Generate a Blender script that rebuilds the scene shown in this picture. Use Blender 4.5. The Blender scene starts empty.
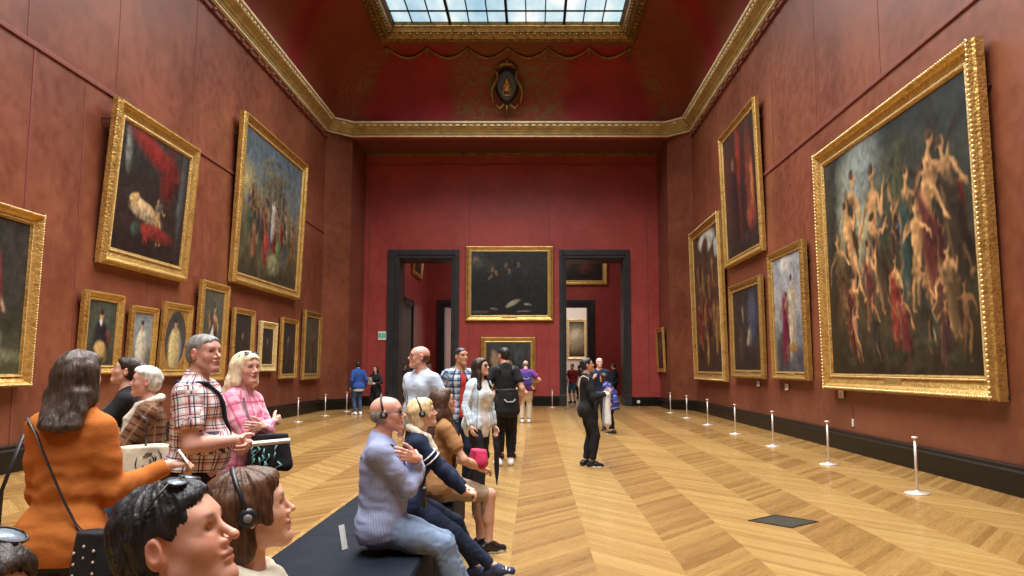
import bpy, bmesh, math, random
import numpy as np
from mathutils import Vector, Matrix

SC = bpy.context.scene
COL = SC.collection
R = math.radians
random.seed(7)

# ------------------------------------------------------------------ materials
def new_mat(name):
    m = bpy.data.materials.new(name); m.use_nodes = True
    nt = m.node_tree
    return m, nt, nt.nodes['Principled BSDF']

def node(nt, typ, **kw):
    n = nt.nodes.new(typ)
    for k, v in kw.items():
        if k.startswith('i_'):
            key = k[2:]
            n.inputs[int(key) if key.isdigit() else key.replace('_', ' ')].default_value = v
        else:
            setattr(n, k, v)
    return n

def c4(c): return (c[0], c[1], c[2], 1.0)
def rgb(r, g, b):
    f = lambda v: v / 255 / 12.92 if v <= 10 else ((v / 255 + .055) / 1.055) ** 2.4
    return (f(r), f(g), f(b))

def math_n(nt, op, a, b=None, c=None):
    n = nt.nodes.new('ShaderNodeMath'); n.operation = op
    for i, v in enumerate((a, b, c)):
        if v is None: continue
        if isinstance(v, (int, float)): n.inputs[i].default_value = v
        else: nt.links.new(v, n.inputs[i])
    return n.outputs[0]

def mix_n(nt, fac, a, b, mode='MIX'):
    n = nt.nodes.new('ShaderNodeMix'); n.data_type = 'RGBA'; n.blend_type = mode
    for i, v in ((0, fac), (6, a), (7, b)):
        if isinstance(v, (int, float)): n.inputs[i].default_value = v
        elif isinstance(v, tuple): n.inputs[i].default_value = c4(v)
        else: nt.links.new(v, n.inputs[i])
    return n.outputs[2]

def noise_n(nt, scale, detail=4, rough=.55, vec=None, stretch=None):
    tc = nt.nodes.new('ShaderNodeTexCoord')
    v = vec if vec is not None else tc.outputs['Object']
    if stretch:
        mp = nt.nodes.new('ShaderNodeMapping'); mp.inputs['Scale'].default_value = stretch
        nt.links.new(v, mp.inputs[0]); v = mp.outputs[0]
    n = node(nt, 'ShaderNodeTexNoise', i_Scale=scale, i_Detail=detail, i_Roughness=rough)
    nt.links.new(v, n.inputs['Vector'])
    return n.outputs['Fac']

def bump_n(nt, b, height, strength=.3, dist=.01):
    n = node(nt, 'ShaderNodeBump', i_Strength=strength, i_Distance=dist)
    nt.links.new(height, n.inputs['Height']); nt.links.new(n.outputs[0], b.inputs['Normal'])

def ramp_n(nt, fac, stops):
    n = nt.nodes.new('ShaderNodeValToRGB'); cr = n.color_ramp
    while len(cr.elements) < len(stops): cr.elements.new(.5)
    for e, (p, c) in zip(cr.elements, stops): e.position = p; e.color = c4(c)
    nt.links.new(fac, n.inputs[0]); return n.outputs[0]

def plain(name, col, rough=.6, metal=0., var=.12, scale=8., bump=0., bscale=60., spec=.5, stretch=None):
    m, nt, b = new_mat(name)
    n = noise_n(nt, scale, stretch=stretch)
    lo = tuple(max(0, x * (1 - var)) for x in col); hi = tuple(min(1, x * (1 + var)) for x in col)
    nt.links.new(ramp_n(nt, n, [(.3, lo), (.7, hi)]), b.inputs['Base Color'])
    b.inputs['Roughness'].default_value = rough; b.inputs['Metallic'].default_value = metal
    b.inputs['Specular IOR Level'].default_value = spec
    if bump: bump_n(nt, b, noise_n(nt, bscale, 3, stretch=stretch), bump, .01)
    return m

def plaster(name, c1, c2, rough, spec=.5):
    m, nt, b = new_mat(name)
    a = noise_n(nt, .55, 6, .62); d = noise_n(nt, 4.5, 5, .6)
    f = math_n(nt, 'ADD', math_n(nt, 'MULTIPLY', a, .65), math_n(nt, 'MULTIPLY', d, .35))
    nt.links.new(ramp_n(nt, f, [(.39, c1), (.61, c2)]), b.inputs['Base Color'])
    r = math_n(nt, 'ADD', math_n(nt, 'MULTIPLY', d, .22), rough - .11)
    nt.links.new(r, b.inputs['Roughness'])
    b.inputs['Specular IOR Level'].default_value = spec
    bump_n(nt, b, noise_n(nt, 24, 4), .12, .01)
    return m

M = {}
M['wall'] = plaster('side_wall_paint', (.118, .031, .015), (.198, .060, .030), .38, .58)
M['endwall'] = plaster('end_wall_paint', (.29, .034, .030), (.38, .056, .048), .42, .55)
M['rail'] = plain('rail_paint', (.17, .045, .035), .4)
M['skirt'] = plain('black_skirting', (.008, .0065, .004), .4, var=.3, spec=.22)
M['casing'] = plain('black_stone_casing', (.022, .023, .026), .4, var=.35, scale=3, bump=.1)
M['chrome'] = plain('brushed_steel', (.70, .60, .54), .42, .55, .05)
M['dark'] = plain('black_plastic', (.012, .012, .014), .4)
M['grille'] = plain('grille_bronze', (.10, .10, .075), .45, .6)
M['white'] = plain('white_plastic', (.75, .75, .73), .5, var=.05)
M['cornice'] = plain('cornice_gilt_stone', (.42, .31, .12), .5, .25, .25, 3., .2)
M['cornice_light'] = plain('cornice_cream', (.75, .65, .42), .5, .1, .2, 4.)
M['pale_wall'] = plain('pale_wall', (.62, .56, .48), .7, var=.06)
M['leather'] = plain('bench_leatherette', (.007, .010, .017), .7, var=.25, bump=.12, bscale=140, spec=.1)

def gilt(name, c1, c2, rough=.36, metal=.75, oscale=22.):
    m, nt, b = new_mat(name)
    v = node(nt, 'ShaderNodeTexVoronoi', i_Scale=oscale)
    tc = nt.nodes.new('ShaderNodeTexCoord'); nt.links.new(tc.outputs['Object'], v.inputs['Vector'])
    a = noise_n(nt, 5, 5, .6)
    f = math_n(nt, 'ADD', math_n(nt, 'MULTIPLY', v.outputs['Distance'], .35), math_n(nt, 'MULTIPLY', a, .75))
    nt.links.new(ramp_n(nt, f, [(.28, c1), (.62, c2)]), b.inputs['Base Color'])
    b.inputs['Roughness'].default_value = rough; b.inputs['Metallic'].default_value = metal
    bump_n(nt, b, v.outputs['Distance'], .35, .02)
    return m
M['gilt'] = gilt('gilt_bright', (.33, .175, .040), (.66, .42, .125))
M['gilt_old'] = gilt('gilt_old', (.26, .15, .04), (.52, .33, .10))
M['gilt_pale'] = gilt('gilt_pale', (.5, .36, .15), (.8, .62, .30), .4, .6)
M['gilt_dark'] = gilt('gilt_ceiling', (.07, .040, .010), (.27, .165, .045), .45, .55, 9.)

def floor_mat():
    m, nt, b = new_mat('chevron_parquet')
    tc = nt.nodes.new('ShaderNodeTexCoord'); sp = nt.nodes.new('ShaderNodeSeparateXYZ')
    nt.links.new(tc.outputs['Object'], sp.inputs[0])
    P = .673
    sx = math_n(nt, 'DIVIDE', math_n(nt, 'ADD', sp.outputs[0], 20 * P + .19), P)
    k = math_n(nt, 'FLOOR', sx); u = math_n(nt, 'FRACT', sx)
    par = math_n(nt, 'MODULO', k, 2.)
    tri = math_n(nt, 'ABSOLUTE', math_n(nt, 'SUBTRACT', u, par))     # continuous zig-zag
    v = math_n(nt, 'DIVIDE', math_n(nt, 'ADD', math_n(nt, 'MULTIPLY', tri, -.86), math_n(nt, 'ADD', sp.outputs[1], 40.)), .135)
    pid = math_n(nt, 'FLOOR', v); pf = math_n(nt, 'FRACT', v)
    cb = nt.nodes.new('ShaderNodeCombineXYZ')
    nt.links.new(k, cb.inputs[0]); nt.links.new(pid, cb.inputs[1])
    wn = nt.nodes.new('ShaderNodeTexWhiteNoise'); wn.noise_dimensions = '2D'; nt.links.new(cb.outputs[0], wn.inputs['Vector'])
    # grain runs along each plank
    gv = nt.nodes.new('ShaderNodeCombineXYZ')
    nt.links.new(math_n(nt, 'MULTIPLY', u, 1.3), gv.inputs[0]); nt.links.new(math_n(nt, 'MULTIPLY', v, 2.2), gv.inputs[1]); nt.links.new(k, gv.inputs[2])
    gr = noise_n(nt, 3.2, 5, .6, vec=gv.outputs[0])
    big = noise_n(nt, .35, 3)
    t = math_n(nt, 'ADD', math_n(nt, 'MULTIPLY', wn.outputs['Value'], .24), math_n(nt, 'MULTIPLY', gr, .42))
    t = math_n(nt, 'ADD', t, math_n(nt, 'MULTIPLY', big, .30))
    t = math_n(nt, 'SUBTRACT', t, math_n(nt, 'MULTIPLY', math_n(nt, 'SUBTRACT', 1., par), .17))  # sheen difference between plank directions, painted into the wood colour of alternate strips
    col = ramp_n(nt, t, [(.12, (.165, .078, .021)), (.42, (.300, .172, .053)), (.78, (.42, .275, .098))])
    gap = math_n(nt, 'LESS_THAN', pf, .02)
    col = mix_n(nt, math_n(nt, 'MULTIPLY', gap, .45), col, (.17, .08, .03))
    nt.links.new(col, b.inputs['Base Color'])
    nt.links.new(math_n(nt, 'ADD', math_n(nt, 'MULTIPLY', gr, .16), .20), b.inputs['Roughness'])
    b.inputs['Specular IOR Level'].default_value = .45
    bump_n(nt, b, math_n(nt, 'ADD', gr, gap), .04, .004)
    return m
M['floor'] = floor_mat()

def cove_mat():
    m, nt, b = new_mat('cove_red_with_arabesques')
    tc = nt.nodes.new('ShaderNodeTexCoord'); sp = nt.nodes.new('ShaderNodeSeparateXYZ')
    nt.links.new(tc.outputs['Object'], sp.inputs[0])
    x = math_n(nt, 'ADD', sp.outputs[0], .955)
    # arabesque field in the middle of the end cove
    sm = lambda v, lo, hi: math_n(nt, 'MINIMUM', 1., math_n(nt, 'MAXIMUM', 0., math_n(nt, 'DIVIDE', math_n(nt, 'SUBTRACT', v, lo), hi - lo)))
    inx = sm(math_n(nt, 'ABSOLUTE', x), 2.45, 1.75); iny = math_n(nt, 'GREATER_THAN', sp.outputs[1], 26.5)
    at = node(nt, 'ShaderNodeAttribute', attribute_name='band')
    mask = math_n(nt, 'MAXIMUM', math_n(nt, 'MULTIPLY', inx, iny), at.outputs['Fac'])
    mir = nt.nodes.new('ShaderNodeCombineXYZ'); nt.links.new(math_n(nt, 'ABSOLUTE', x), mir.inputs[0]); nt.links.new(sp.outputs[1], mir.inputs[1]); nt.links.new(sp.outputs[2], mir.inputs[2])
    w = node(nt, 'ShaderNodeTexWave', i_Scale=2.6, i_Distortion=9., i_Detail=2., i_Detail_Scale=1.0)
    w.wave_type = 'RINGS'; nt.links.new(mir.outputs[0], w.inputs['Vector'])
    line = sm(w.outputs['Fac'], .62, .85)
    f = math_n(nt, 'MULTIPLY', mask, math_n(nt, 'ADD', math_n(nt, 'MULTIPLY', line, .60), .38))
    red = ramp_n(nt, noise_n(nt, 1.2, 5), [(.3, (.20, .010, .014)), (.7, (.28, .018, .02))])
    nt.links.new(mix_n(nt, f, red, (.17, .095, .030)), b.inputs['Base Color'])
    b.inputs['Roughness'].default_value = .6; b.inputs['Specular IOR Level'].default_value = .3
    return m
M['cove'] = cove_mat()

# ------------------------------------------------------------------ mesh helpers
class MB:
    def __init__(s): s.v = []; s.f = []
    def add(s, vs, fs):
        o = len(s.v); s.v += [tuple(p) for p in vs]; s.f += [tuple(i + o for i in f) for f in fs]; return s
    def box(s, lo, hi):
        x0, y0, z0 = lo; x1, y1, z1 = hi
        return s.add([(x0, y0, z0), (x1, y0, z0), (x1, y1, z0), (x0, y1, z0), (x0, y0, z1), (x1, y0, z1), (x1, y1, z1), (x0, y1, z1)],
                     [(0, 3, 2, 1), (4, 5, 6, 7), (0, 1, 5, 4), (1, 2, 6, 5), (2, 3, 7, 6), (3, 0, 4, 7)])
    def quad(s, a, b, c, d): return s.add([a, b, c, d], [(0, 1, 2, 3)])
    def lathe(s, prof, n=20, cx=0, cy=0):
        vs, fs = [], []
        for r, z in prof:
            for i in range(n):
                a = 2 * math.pi * i / n; vs.append((cx + r * math.cos(a), cy + r * math.sin(a), z))
        m = len(prof)
        for j in range(m - 1):
            for i in range(n):
                k = (i + 1) % n; fs.append((j * n + i, j * n + k, (j + 1) * n + k, (j + 1) * n + i))
        fs.append(tuple(reversed(range(n)))); fs.append(tuple((m - 1) * n + i for i in range(n)))
        return s.add(vs, fs)
    def tube(s, pts, r, n=8, flat=None):
        pts = [Vector(p) for p in pts]; vs, fs = [], []
        rs = r if isinstance(r, (list, tuple)) else [r] * len(pts)
        up = None
        for i, p in enumerate(pts):
            t = (pts[min(i + 1, len(pts) - 1)] - pts[max(i - 1, 0)]).normalized()
            if up is None: up = Vector((0, 0, 1)) if abs(t.z) < .9 else Vector((1, 0, 0))
            a = t.cross(up).normalized(); b = a.cross(t).normalized(); up = b
            for k in range(n):
                q = 2 * math.pi * k / n
                vs.append(p + a * (rs[i] * math.cos(q)) + b * (rs[i] * (flat or 1) * math.sin(q)))
        for i in range(len(pts) - 1):
            for k in range(n):
                l = (k + 1) % n; fs.append((i * n + k, i * n + l, (i + 1) * n + l, (i + 1) * n + k))
        fs.append(tuple(reversed(range(n)))); fs.append(tuple((len(pts) - 1) * n + k for k in range(n)))
        return s.add(vs, fs)
    def ball(s, c, r, nu=10, nv=6, sc=(1, 1, 1)):
        vs = [(c[0], c[1], c[2] + r * sc[2])]
        for j in range(1, nv):
            p = math.pi * j / nv
            for i in range(nu):
                a = 2 * math.pi * i / nu
                vs.append((c[0] + r * sc[0] * math.sin(p) * math.cos(a), c[1] + r * sc[1] * math.sin(p) * math.sin(a), c[2] + r * sc[2] * math.cos(p)))
        vs.append((c[0], c[1], c[2] - r * sc[2])); fs = []
        for i in range(nu):
            k = (i + 1) % nu; fs.append((0, 1 + i, 1 + k))
            for j in range(nv - 2): fs.append((1 + j * nu + i, 1 + (j + 1) * nu + i, 1 + (j + 1) * nu + k, 1 + j * nu + k))
            fs.append((1 + (nv - 2) * nu + i, len(vs) - 1, 1 + (nv - 2) * nu + k))
        return s.add(vs, fs)
    def mesh(s, name, smooth=False):
        me = bpy.data.meshes.new(name); me.from_pydata(s.v, [], s.f); me.update()
        if smooth:
            me.polygons.foreach_set('use_smooth', [True] * len(me.polygons))
        return me
    def build(s, name, mat, parent=None, smooth=False, bevel=0., fix=True):
        me = s.mesh(name, smooth)
        if fix:
            bm = bmesh.new(); bm.from_mesh(me); bmesh.ops.recalc_face_normals(bm, faces=bm.faces); bm.to_mesh(me); bm.free()
        o = bpy.data.objects.new(name, me); COL.objects.link(o)
        if mat: me.materials.append(mat)
        if parent: o.parent = parent
        if bevel:
            md = o.modifiers.new('bevel', 'BEVEL'); md.width = bevel; md.segments = 2; md.limit_method = 'ANGLE'
            me.polygons.foreach_set('use_smooth', [False] * len(me.polygons))
        return o

def tag(o, label, cat, group=None):
    o['label'] = label; o['category'] = cat
    if group: o['group'] = group
    return o
def thing(name, label, cat, loc=(0, 0, 0), rz=0., group=None):
    o = bpy.data.objects.new(name, None); COL.objects.link(o); o.empty_display_size = .1
    o.location = loc; o.rotation_euler = (0, 0, rz)
    return tag(o, label, cat, group)
def struct(o): o['kind'] = 'structure'; return o

# ------------------------------------------------------------------ camera
CAM = 1.55
cam = bpy.data.cameras.new('camera'); cam.sensor_width = 36.; cam.lens = 36 * 800 / 1024; cam.shift_x = -22 / 1024
cam.clip_start = .05; cam.clip_end = 300
co = bpy.data.objects.new('camera', cam); COL.objects.link(co); co.location = (0, 0, CAM)
co.rotation_euler = (R(90) + math.atan(.1), 0, 0); SC.camera = co

# ------------------------------------------------------------------ room shell
XL, XR, YB, YP0, YP1, YE = -7.88, 5.97, -9., 29.6, 30.6, 33.2
RL, RR = -7.1, 5.2            # reveals of the recess at the far end
XC = (XL + XR) / 2
ZC0, ZC1 = 10.46, 11.05       # cornice bottom and top
ZW = 11.05
def wall_slab(name, x0, x1, y0, y1, z0, z1, mat): return struct(MB().box((x0, y0, z0), (x1, y1, z1)).build(name, mat))
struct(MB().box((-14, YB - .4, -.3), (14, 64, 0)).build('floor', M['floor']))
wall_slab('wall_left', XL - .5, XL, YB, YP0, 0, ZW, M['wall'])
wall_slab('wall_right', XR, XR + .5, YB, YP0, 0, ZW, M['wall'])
wall_slab('wall_back', XL - .5, XR + .5, YB - .4, YB, 0, 14, M['wall'])
def prism(name, poly, z0, z1, mat, kind=True):
    n = len(poly); mb = MB()
    mb.add([(x, y, z0) for x, y in poly] + [(x, y, z1) for x, y in poly],
           [tuple(range(n)), tuple(range(n, 2 * n))] + [(i, (i + 1) % n, n + (i + 1) % n, n + i) for i in range(n)])
    o = mb.build(name, mat); return struct(o) if kind else o
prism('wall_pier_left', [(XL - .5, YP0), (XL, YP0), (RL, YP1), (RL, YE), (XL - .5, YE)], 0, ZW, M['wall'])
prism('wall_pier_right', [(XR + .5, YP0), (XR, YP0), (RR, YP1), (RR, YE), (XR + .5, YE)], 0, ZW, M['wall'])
# end wall with its two tall openings
DL, DR, DZ = (-5.66, -3.40), (1.30, 3.78), 6.12
mb = MB(); T = 1.3
for a, b in ((RL - 1.5, DL[0]), (DL[1], DR[0]), (DR[1], RR + 1.5)): mb.box((a, YE, 0), (b, YE + T, 10.9))
mb.box((DL[0], YE, DZ), (DL[1], YE + T, 10.9)); mb.box((DR[0], YE, DZ), (DR[1], YE + T, 10.9))
struct(mb.build('wall_far', M['endwall']))
# lintel and recess ceiling
struct(MB().box((RL, YP1 - .25, ZC0 + .05), (RR, YP1 + .25, ZW)).build('wall_lintel', M['endwall']))
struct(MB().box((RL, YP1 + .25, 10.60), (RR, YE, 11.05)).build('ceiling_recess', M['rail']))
# picture rails and panel seams
mb = MB()
mb.box((XL, YB, 6.58), (XL + .035, YP0, 6.66)); struct(mb.build('trim_1', M['rail'], bevel=.01))
mb = MB(); mb.box((XR - .035, YB, 6.48), (XR, YP0, 6.56)); struct(mb.build('trim_2', M['rail'], bevel=.01))
mb = MB()
for y in (-5.2, -2.6, 0, 2.6, 5.2, 7.7, 10.0, 12.2): mb.box((XL, y - .03, .4), (XL + .008, y + .03, 6.58))
for y in (13.65, 16.2, 18.8, 21.4, 24, 26.6): mb.box((XL, y - .012, .4), (XL + .006, y + .012, 6.58))
for y in (-6, -3, 0, 3, 6, 9, 12, 14.65, 18, 21, 24, 27): mb.box((XL, y - .014, 6.66), (XL + .007, y + .014, ZC0))
struct(mb.build('trim_3', M['rail']))
mb = MB()
for y in (-5, -1.7, 1.3, 4.3, 7.3, 10.33, 13.35, 16.45, 19.5, 22.5, 25.5, 28.3): mb.box((XR - .006, y - .012, 6.56), (XR, y + .014, ZC0))
struct(mb.build('trim_4', M['rail']))
mb = MB()
for x in (-6.9, -2.7, .62, 4.75): mb.box((x - .012, YE - .007, .4), (x + .012, YE, 10.5))
mb.box((RL, YE - .02, 10.1), (RR, YE, 10.14))
struct(mb.build('trim_5', M['rail']))
# skirtings
def skirt(name, path, t, h):
    """path left-to-right seen from inside; extrudes a stepped board towards the room"""
    prof = [(0, 0), (t, 0), (t, h * .80), (t * .72, h * .86), (t * .72, h * .97), (t * .6, h), (0, h)]
    loft(path, prof, name, M['skirt'])
def loft(path, prof, name, mat, closed=False, parent=None, smooth=False, structure=True):
    n = len(path); m = len(prof); mb = MB(); vs = []
    for i, p in enumerate(path):
        p = Vector(p)
        def nrm(a, b): d = (Vector(b) - Vector(a)).normalized(); return Vector((d.y, -d.x))
        if closed or 0 < i < n - 1:
            n1 = nrm(path[i - 1], p); n2 = nrm(p, path[(i + 1) % n]); b = (n1 + n2).normalized(); k = 1 / max(.3, b.dot(n1))
        elif i == 0: b = nrm(p, path[1]); k = 1
        else: b = nrm(path[-2], p); k = 1
        for q, z in prof: vs.append((p.x + b.x * q * k, p.y + b.y * q * k, z))
    fs = []
    for i in range(n if closed else n - 1):
        j = (i + 1) % n
        for a in range(m - 1): fs.append((i * m + a, j * m + a, j * m + a + 1, i * m + a + 1))
    if not closed: fs.append(tuple(range(m))); fs.append(tuple((n - 1) * m + a for a in range(m)))
    mb.add(vs, fs); o = mb.build(name, mat, parent, smooth)
    return struct(o) if structure else o
skirt('baseboard_left', [(XL, YB), (XL, YP0), (RL, YP1), (RL, YE), (DL[0] - .44, YE)], .13, .40)
skirt('baseboard_far', [(DL[1] + .30, YE), (DR[0] - .24, YE)], .10, .40)
skirt('baseboard_right', [(DR[1] + .25, YE), (RR, YE), (RR, YP1), (XR, YP0), (XR, YB)], .13, .36)
# cornice: runs round the hall at the springing of the cove
CORN = [(XL, YB), (XL, YP0), (RL, YP1 - .25), (RR, YP1 - .25), (XR, YP0), (XR, YB)]
cp = [(0, 10.20), (.06, 10.20), (.08, 10.26), (.12, 10.28), (.14, 10.40), (.22, 10.46), (.24, 10.55), (.34, 10.62), (.42, 10.74), (.46, 10.76), (.46, 10.86), (.50, 10.88), (.56, 10.98), (.60, 11.0), (.60, 11.05), (0, 11.06)]
cp = [(a * .62, 10.98 - (11.05 - z) * .52) for a, z in cp]
corn = loft(CORN, cp, 'trim_6', M['cornice'])
loft(CORN, [(.27, 10.935), (.382, 10.935), (.382, 10.995), (.27, 10.995)], 'cornice_fillet', M['cornice_light'], parent=corn, structure=False)
loft(CORN, [(.0, 10.47), (.10, 10.47), (.10, 10.505), (.0, 10.505)], 'cornice_bead', M['cornice_light'], parent=corn, structure=False)
def along(path, off, step, skip=0.):
    out = []
    for i in range(len(path) - 1):
        a, b = Vector(path[i]), Vector(path[i + 1]); d = (b - a); L = d.length; d /= L; nn = Vector((d.y, -d.x))
        k = max(1, int((L - 2 * skip) / step))
        for j in range(k): out.append((a + d * (skip + (j + .5) * (L - 2 * skip) / k) + nn * off, d, nn))
    return out
mb = MB()
for p, d, nn in along(CORN, .31, .26, .3):
    if p.y < 5: continue
    a, b = d * .07, nn * .035
    q = [(p - a - b), (p + a - b), (p + a + b), (p - a + b)]
    mb.add([(v.x, v.y, 10.835) for v in q] + [(v.x, v.y, 10.888) for v in q], [(0, 1, 2, 3), (4, 7, 6, 5), (0, 4, 5, 1), (1, 5, 6, 2), (2, 6, 7, 3), (3, 7, 4, 0)])
mb.build('dentils', M['cornice_light'], corn)
mb = MB()
for p, d, nn in along([CORN[0], CORN[1]], .10, .62): mb.ball((p.x, p.y, 10.24), .06, 8, 6)
for p, d, nn in along([CORN[4], CORN[5]], .10, .62): mb.ball((p.x, p.y, 10.24), .06, 8, 6)
mb.box((XL, YB, 10.22), (XL + .07, YP0, 10.26)); mb.box((XR - .07, YB, 10.22), (XR, YP0, 10.26))
mb.build('hanging_rail', M['rail'], corn, smooth=False)
mb = MB(); mb.box((RL, YE - .10, 10.49), (RR, YE, 10.54)); mb.box((RL, YE - .16, 10.54), (RR, YE, 10.60))
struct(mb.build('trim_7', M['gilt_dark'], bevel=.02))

# cove between the cornice and the skylight frame
SX0, SX1, SY0, SY1 = XC - 4.62, XC + 4.62, -5., 27.9   # outer edge of skylight frame
ZS = 13.45
base = [(XL + .2, YB), (XL + .2, YP0 - .05), (RL + .05, YP1 - .42), (RR - .05, YP1 - .42), (XR - .2, YP0 - .05), (XR - .2, YB)]
top = [(SX0, SY0), (SX0, SY1 - .5), (SX0 + .5, SY1), (SX1 - .5, SY1), (SX1, SY1 - .5), (SX1, SY0)]
def subdiv(path, ns):
    out = []
    for i, n in enumerate(ns):
        for j in range(n): out.append(Vector(path[i]).lerp(Vector(path[i + 1]), j / n))
    out.append(Vector(path[-1])); return out
NS = [24, 6, 30, 6, 24]
bp, tp = subdiv(base, NS), subdiv(top, NS); NP = len(bp); NV = 14
vs, fs, band = [], [], []
for j in range(NV + 1):
    a = math.pi / 2 * j / NV; f = 1 - math.cos(a); g = math.sin(a)
    for i in range(NP):
        p = bp[i].lerp(tp[i], f); vs.append((p.x, p.y, 10.9 + (ZS - 10.9) * g))
        corner = (NS[0] - 2 <= i <= NS[0] + NS[1] + 1) or (NP - NS[4] - NS[3] - 2 <= i <= NP - NS[4] + 1)
        rib = i < NS[0] and i % 8 in (3, 4) or i > NP - NS[4] and (NP - 1 - i) % 8 in (3, 4)
        band.append(.75 if corner or j >= NV - 2 or rib else 0.)
for j in range(NV):
    for i in range(NP - 1): fs.append((j * NP + i, j * NP + i + 1, (j + 1) * NP + i + 1, (j + 1) * NP + i))
cv = MB().add(vs, fs).build('ceiling', M['cove'], smooth=True, fix=False); struct(cv)
at = cv.data.attributes.new('band', 'FLOAT', 'POINT'); at.data.foreach_set('value', band)
# rest of the ceiling behind the camera's end
struct(MB().box((XL, YB, ZS), (XR, SY0 + .1, ZS + .2)).build('ceiling_back', M['cove']))
# skylight: gilt frame hanging below the glass
fp = [(0, 13.60), (0, 13.30), (.10, 13.24), (.16, 13.27), (.22, 13.29), (.30, 13.26), (.34, 13.30), (.44, 13.42), (.50, 13.44), (.54, 13.56), (.60, 13.62), (.60, 13.9)]
rect = [(SX0, SY0), (SX0, SY1), (SX1, SY1), (SX1, SY0)]
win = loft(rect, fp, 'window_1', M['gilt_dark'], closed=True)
loft(rect, [(-.04, 13.5), (-.42, 13.5), (-.42, 13.62), (-.04, 13.62)], 'shadow_gap', M['skirt'], closed=True, parent=win, structure=False)  # black strip stands in for the shade in the groove round the frame
mb = MB()
for p, d, nn in along(rect + [rect[0]], .19, .30, .3):
    if p.y > 8: mb.ball((p.x, p.y, 13.26), .07, 8, 6, (1, 1, .8))
for p, d, nn in along(rect + [rect[0]], .42, .24, .3):
    if p.y > 8: mb.ball((p.x, p.y, 13.40), .06, 8, 5)
mb.build('frame_ornament', M['gilt_dark'], win, smooth=True)
GX0, GX1, GY0, GY1, GZ = SX0 + .58, SX1 - .58, SY0 + .58, SY1 - .55, 13.78
def sky_glass():
    m, nt, b = new_mat('laylight_glass')
    n = noise_n(nt, .9, 4, stretch=(1, .25, 1))
    col = ramp_n(nt, n, [(.32, (.26, .58, .80)), (.50, (.58, .84, .95)), (.66, (1.1, 1.12, 1.1))])
    b.inputs['Base Color'].default_value = (.6, .7, .75, 1); b.inputs['Roughness'].default_value = .25
    nt.links.new(col, b.inputs['Emission Color']); b.inputs['Emission Strength'].default_value = SKYGLASS
    return m
SKYGLASS = .85
MB().box((GX0, GY0, GZ), (GX1, GY1, GZ + .03)).build('glass_pane', sky_glass(), win)
mb = MB(); W = (GX1 - GX0) / 4
for i in range(5): mb.box((GX0 + i * W - .045, GY0, GZ - .10), (GX0 + i * W + .045, GY1, GZ + .02))
for i in range(4):
    for j in (1, 2): x = GX0 + i * W + j * W / 3; mb.box((x - .02, GY0, GZ - .05), (x + .02, GY1, GZ + .02))
y = GY1 - .95
while y > GY0: mb.box((GX0, y - .02, GZ - .05), (GX1, y + .02, GZ + .02)); y -= 1.15
mb.build('glazing_bars', M['skirt'], win)
# stucco garlands and the shield on the end cove
def cove_pt(x, g):   # point on the end cove, g in 0..1 up the curve
    a = math.pi / 2 * g; f = 1 - math.cos(a)
    y = (YP1 - .5) * (1 - f) + SY1 * f; z = 10.9 + (ZS - 10.9) * math.sin(a)
    return Vector((x, y - .05, z - .02))
mb = MB()
for i in range(6):
    xs = XC - 4.5 + i * 1.5
    mb.tube([cove_pt(xs + 1.5 * t / 10, .80 - .13 * math.sin(math.pi * t / 10)) for t in range(11)], [.02 + .045 * math.sin(math.pi * t / 10) for t in range(11)], 7)
for i in range(7):
    p = cove_pt(XC - 4.5 + i * 1.5, .80); mb.ball(p, .09, 8, 6); mb.tube([p, cove_pt(p.x, .64)], [.05, .015], 6)
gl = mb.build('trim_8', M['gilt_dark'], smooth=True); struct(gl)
sh = bpy.data.objects.new('trim_9', None); COL.objects.link(sh); sh.location = (XC - .08, 29.55, 12.25); struct(sh)
tilt = R(24)
def plate(rx, rz, th, n=28, oy=0.):
    mb = MB(); vs = []
    for k, y in ((1., 0), (1., -th * .6), (.82, -th)):
        for i in range(n):
            a = 2 * math.pi * i / n; zz = math.sin(a) * rz; xx = math.cos(a) * rx * (1 - .12 * (zz < 0) * abs(zz / rz))
            vs.append((xx * k, y + oy, zz * k))
    fs = [(j * n + i, j * n + (i + 1) % n, (j + 1) * n + (i + 1) % n, (j + 1) * n + i) for j in range(2) for i in range(n)] + [tuple(range(n)), tuple(2 * n + i for i in range(n))]
    return mb.add(vs, fs)
def rot(o): o.rotation_euler = (tilt, 0, 0); return o
rot(plate(.47, .66, .12).build('shield_rim', M['skirt'], sh, smooth=False))
rot(plate(.36, .54, .05, oy=-.10).build('shield_field', plain('shield_blue', (.05, .05, .06), .5), sh))
mb = MB()
mb.ball((0, -.17, -.02), .15, 10, 8, (1, .4, 1.3)); mb.tube([(0, -.17, .1), (0, -.17, .3)], [.10, .05], 8); mb.tube([(-.17, -.17, -.3), (-.08, -.17, -.1)], .035); mb.tube([(.17, -.17, -.3), (.08, -.17, -.1)], .035)
mb.tube([(-.2, -.17, -.34), (.2, -.17, -.34)], .03)
rot(mb.build('emblem', M['gilt_old'], sh, smooth=True))
mb = MB()
for sg in (-1, 1):
    mb.tube([(sg * (.52 + .22 * math.sin(t / 12 * 6.0) * (t / 12)), -.06, -.66 + 1.25 * t / 12) for t in range(13)], [.09 - .05 * abs(t - 6) / 6 for t in range(13)], 7)
    mb.tube([(sg * .1, -.06, -.7), (sg * .3, -.06, -.86), (sg * .42, -.06, -.7)], [.07, .06, .03], 7)
mb.tube([(-.4, -.08, .66), (-.15, -.1, .82), (.15, -.1, .82), (.4, -.08, .66)], [.04, .10, .10, .04], 7); mb.ball((0, -.1, .92), .09)
mb.tube([(0, -.05, -.72), (0, -.03, -1.25)], [.07, .015], 7)
rot(mb.build('scrollwork', M['gilt_dark'], sh, smooth=True))

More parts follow.
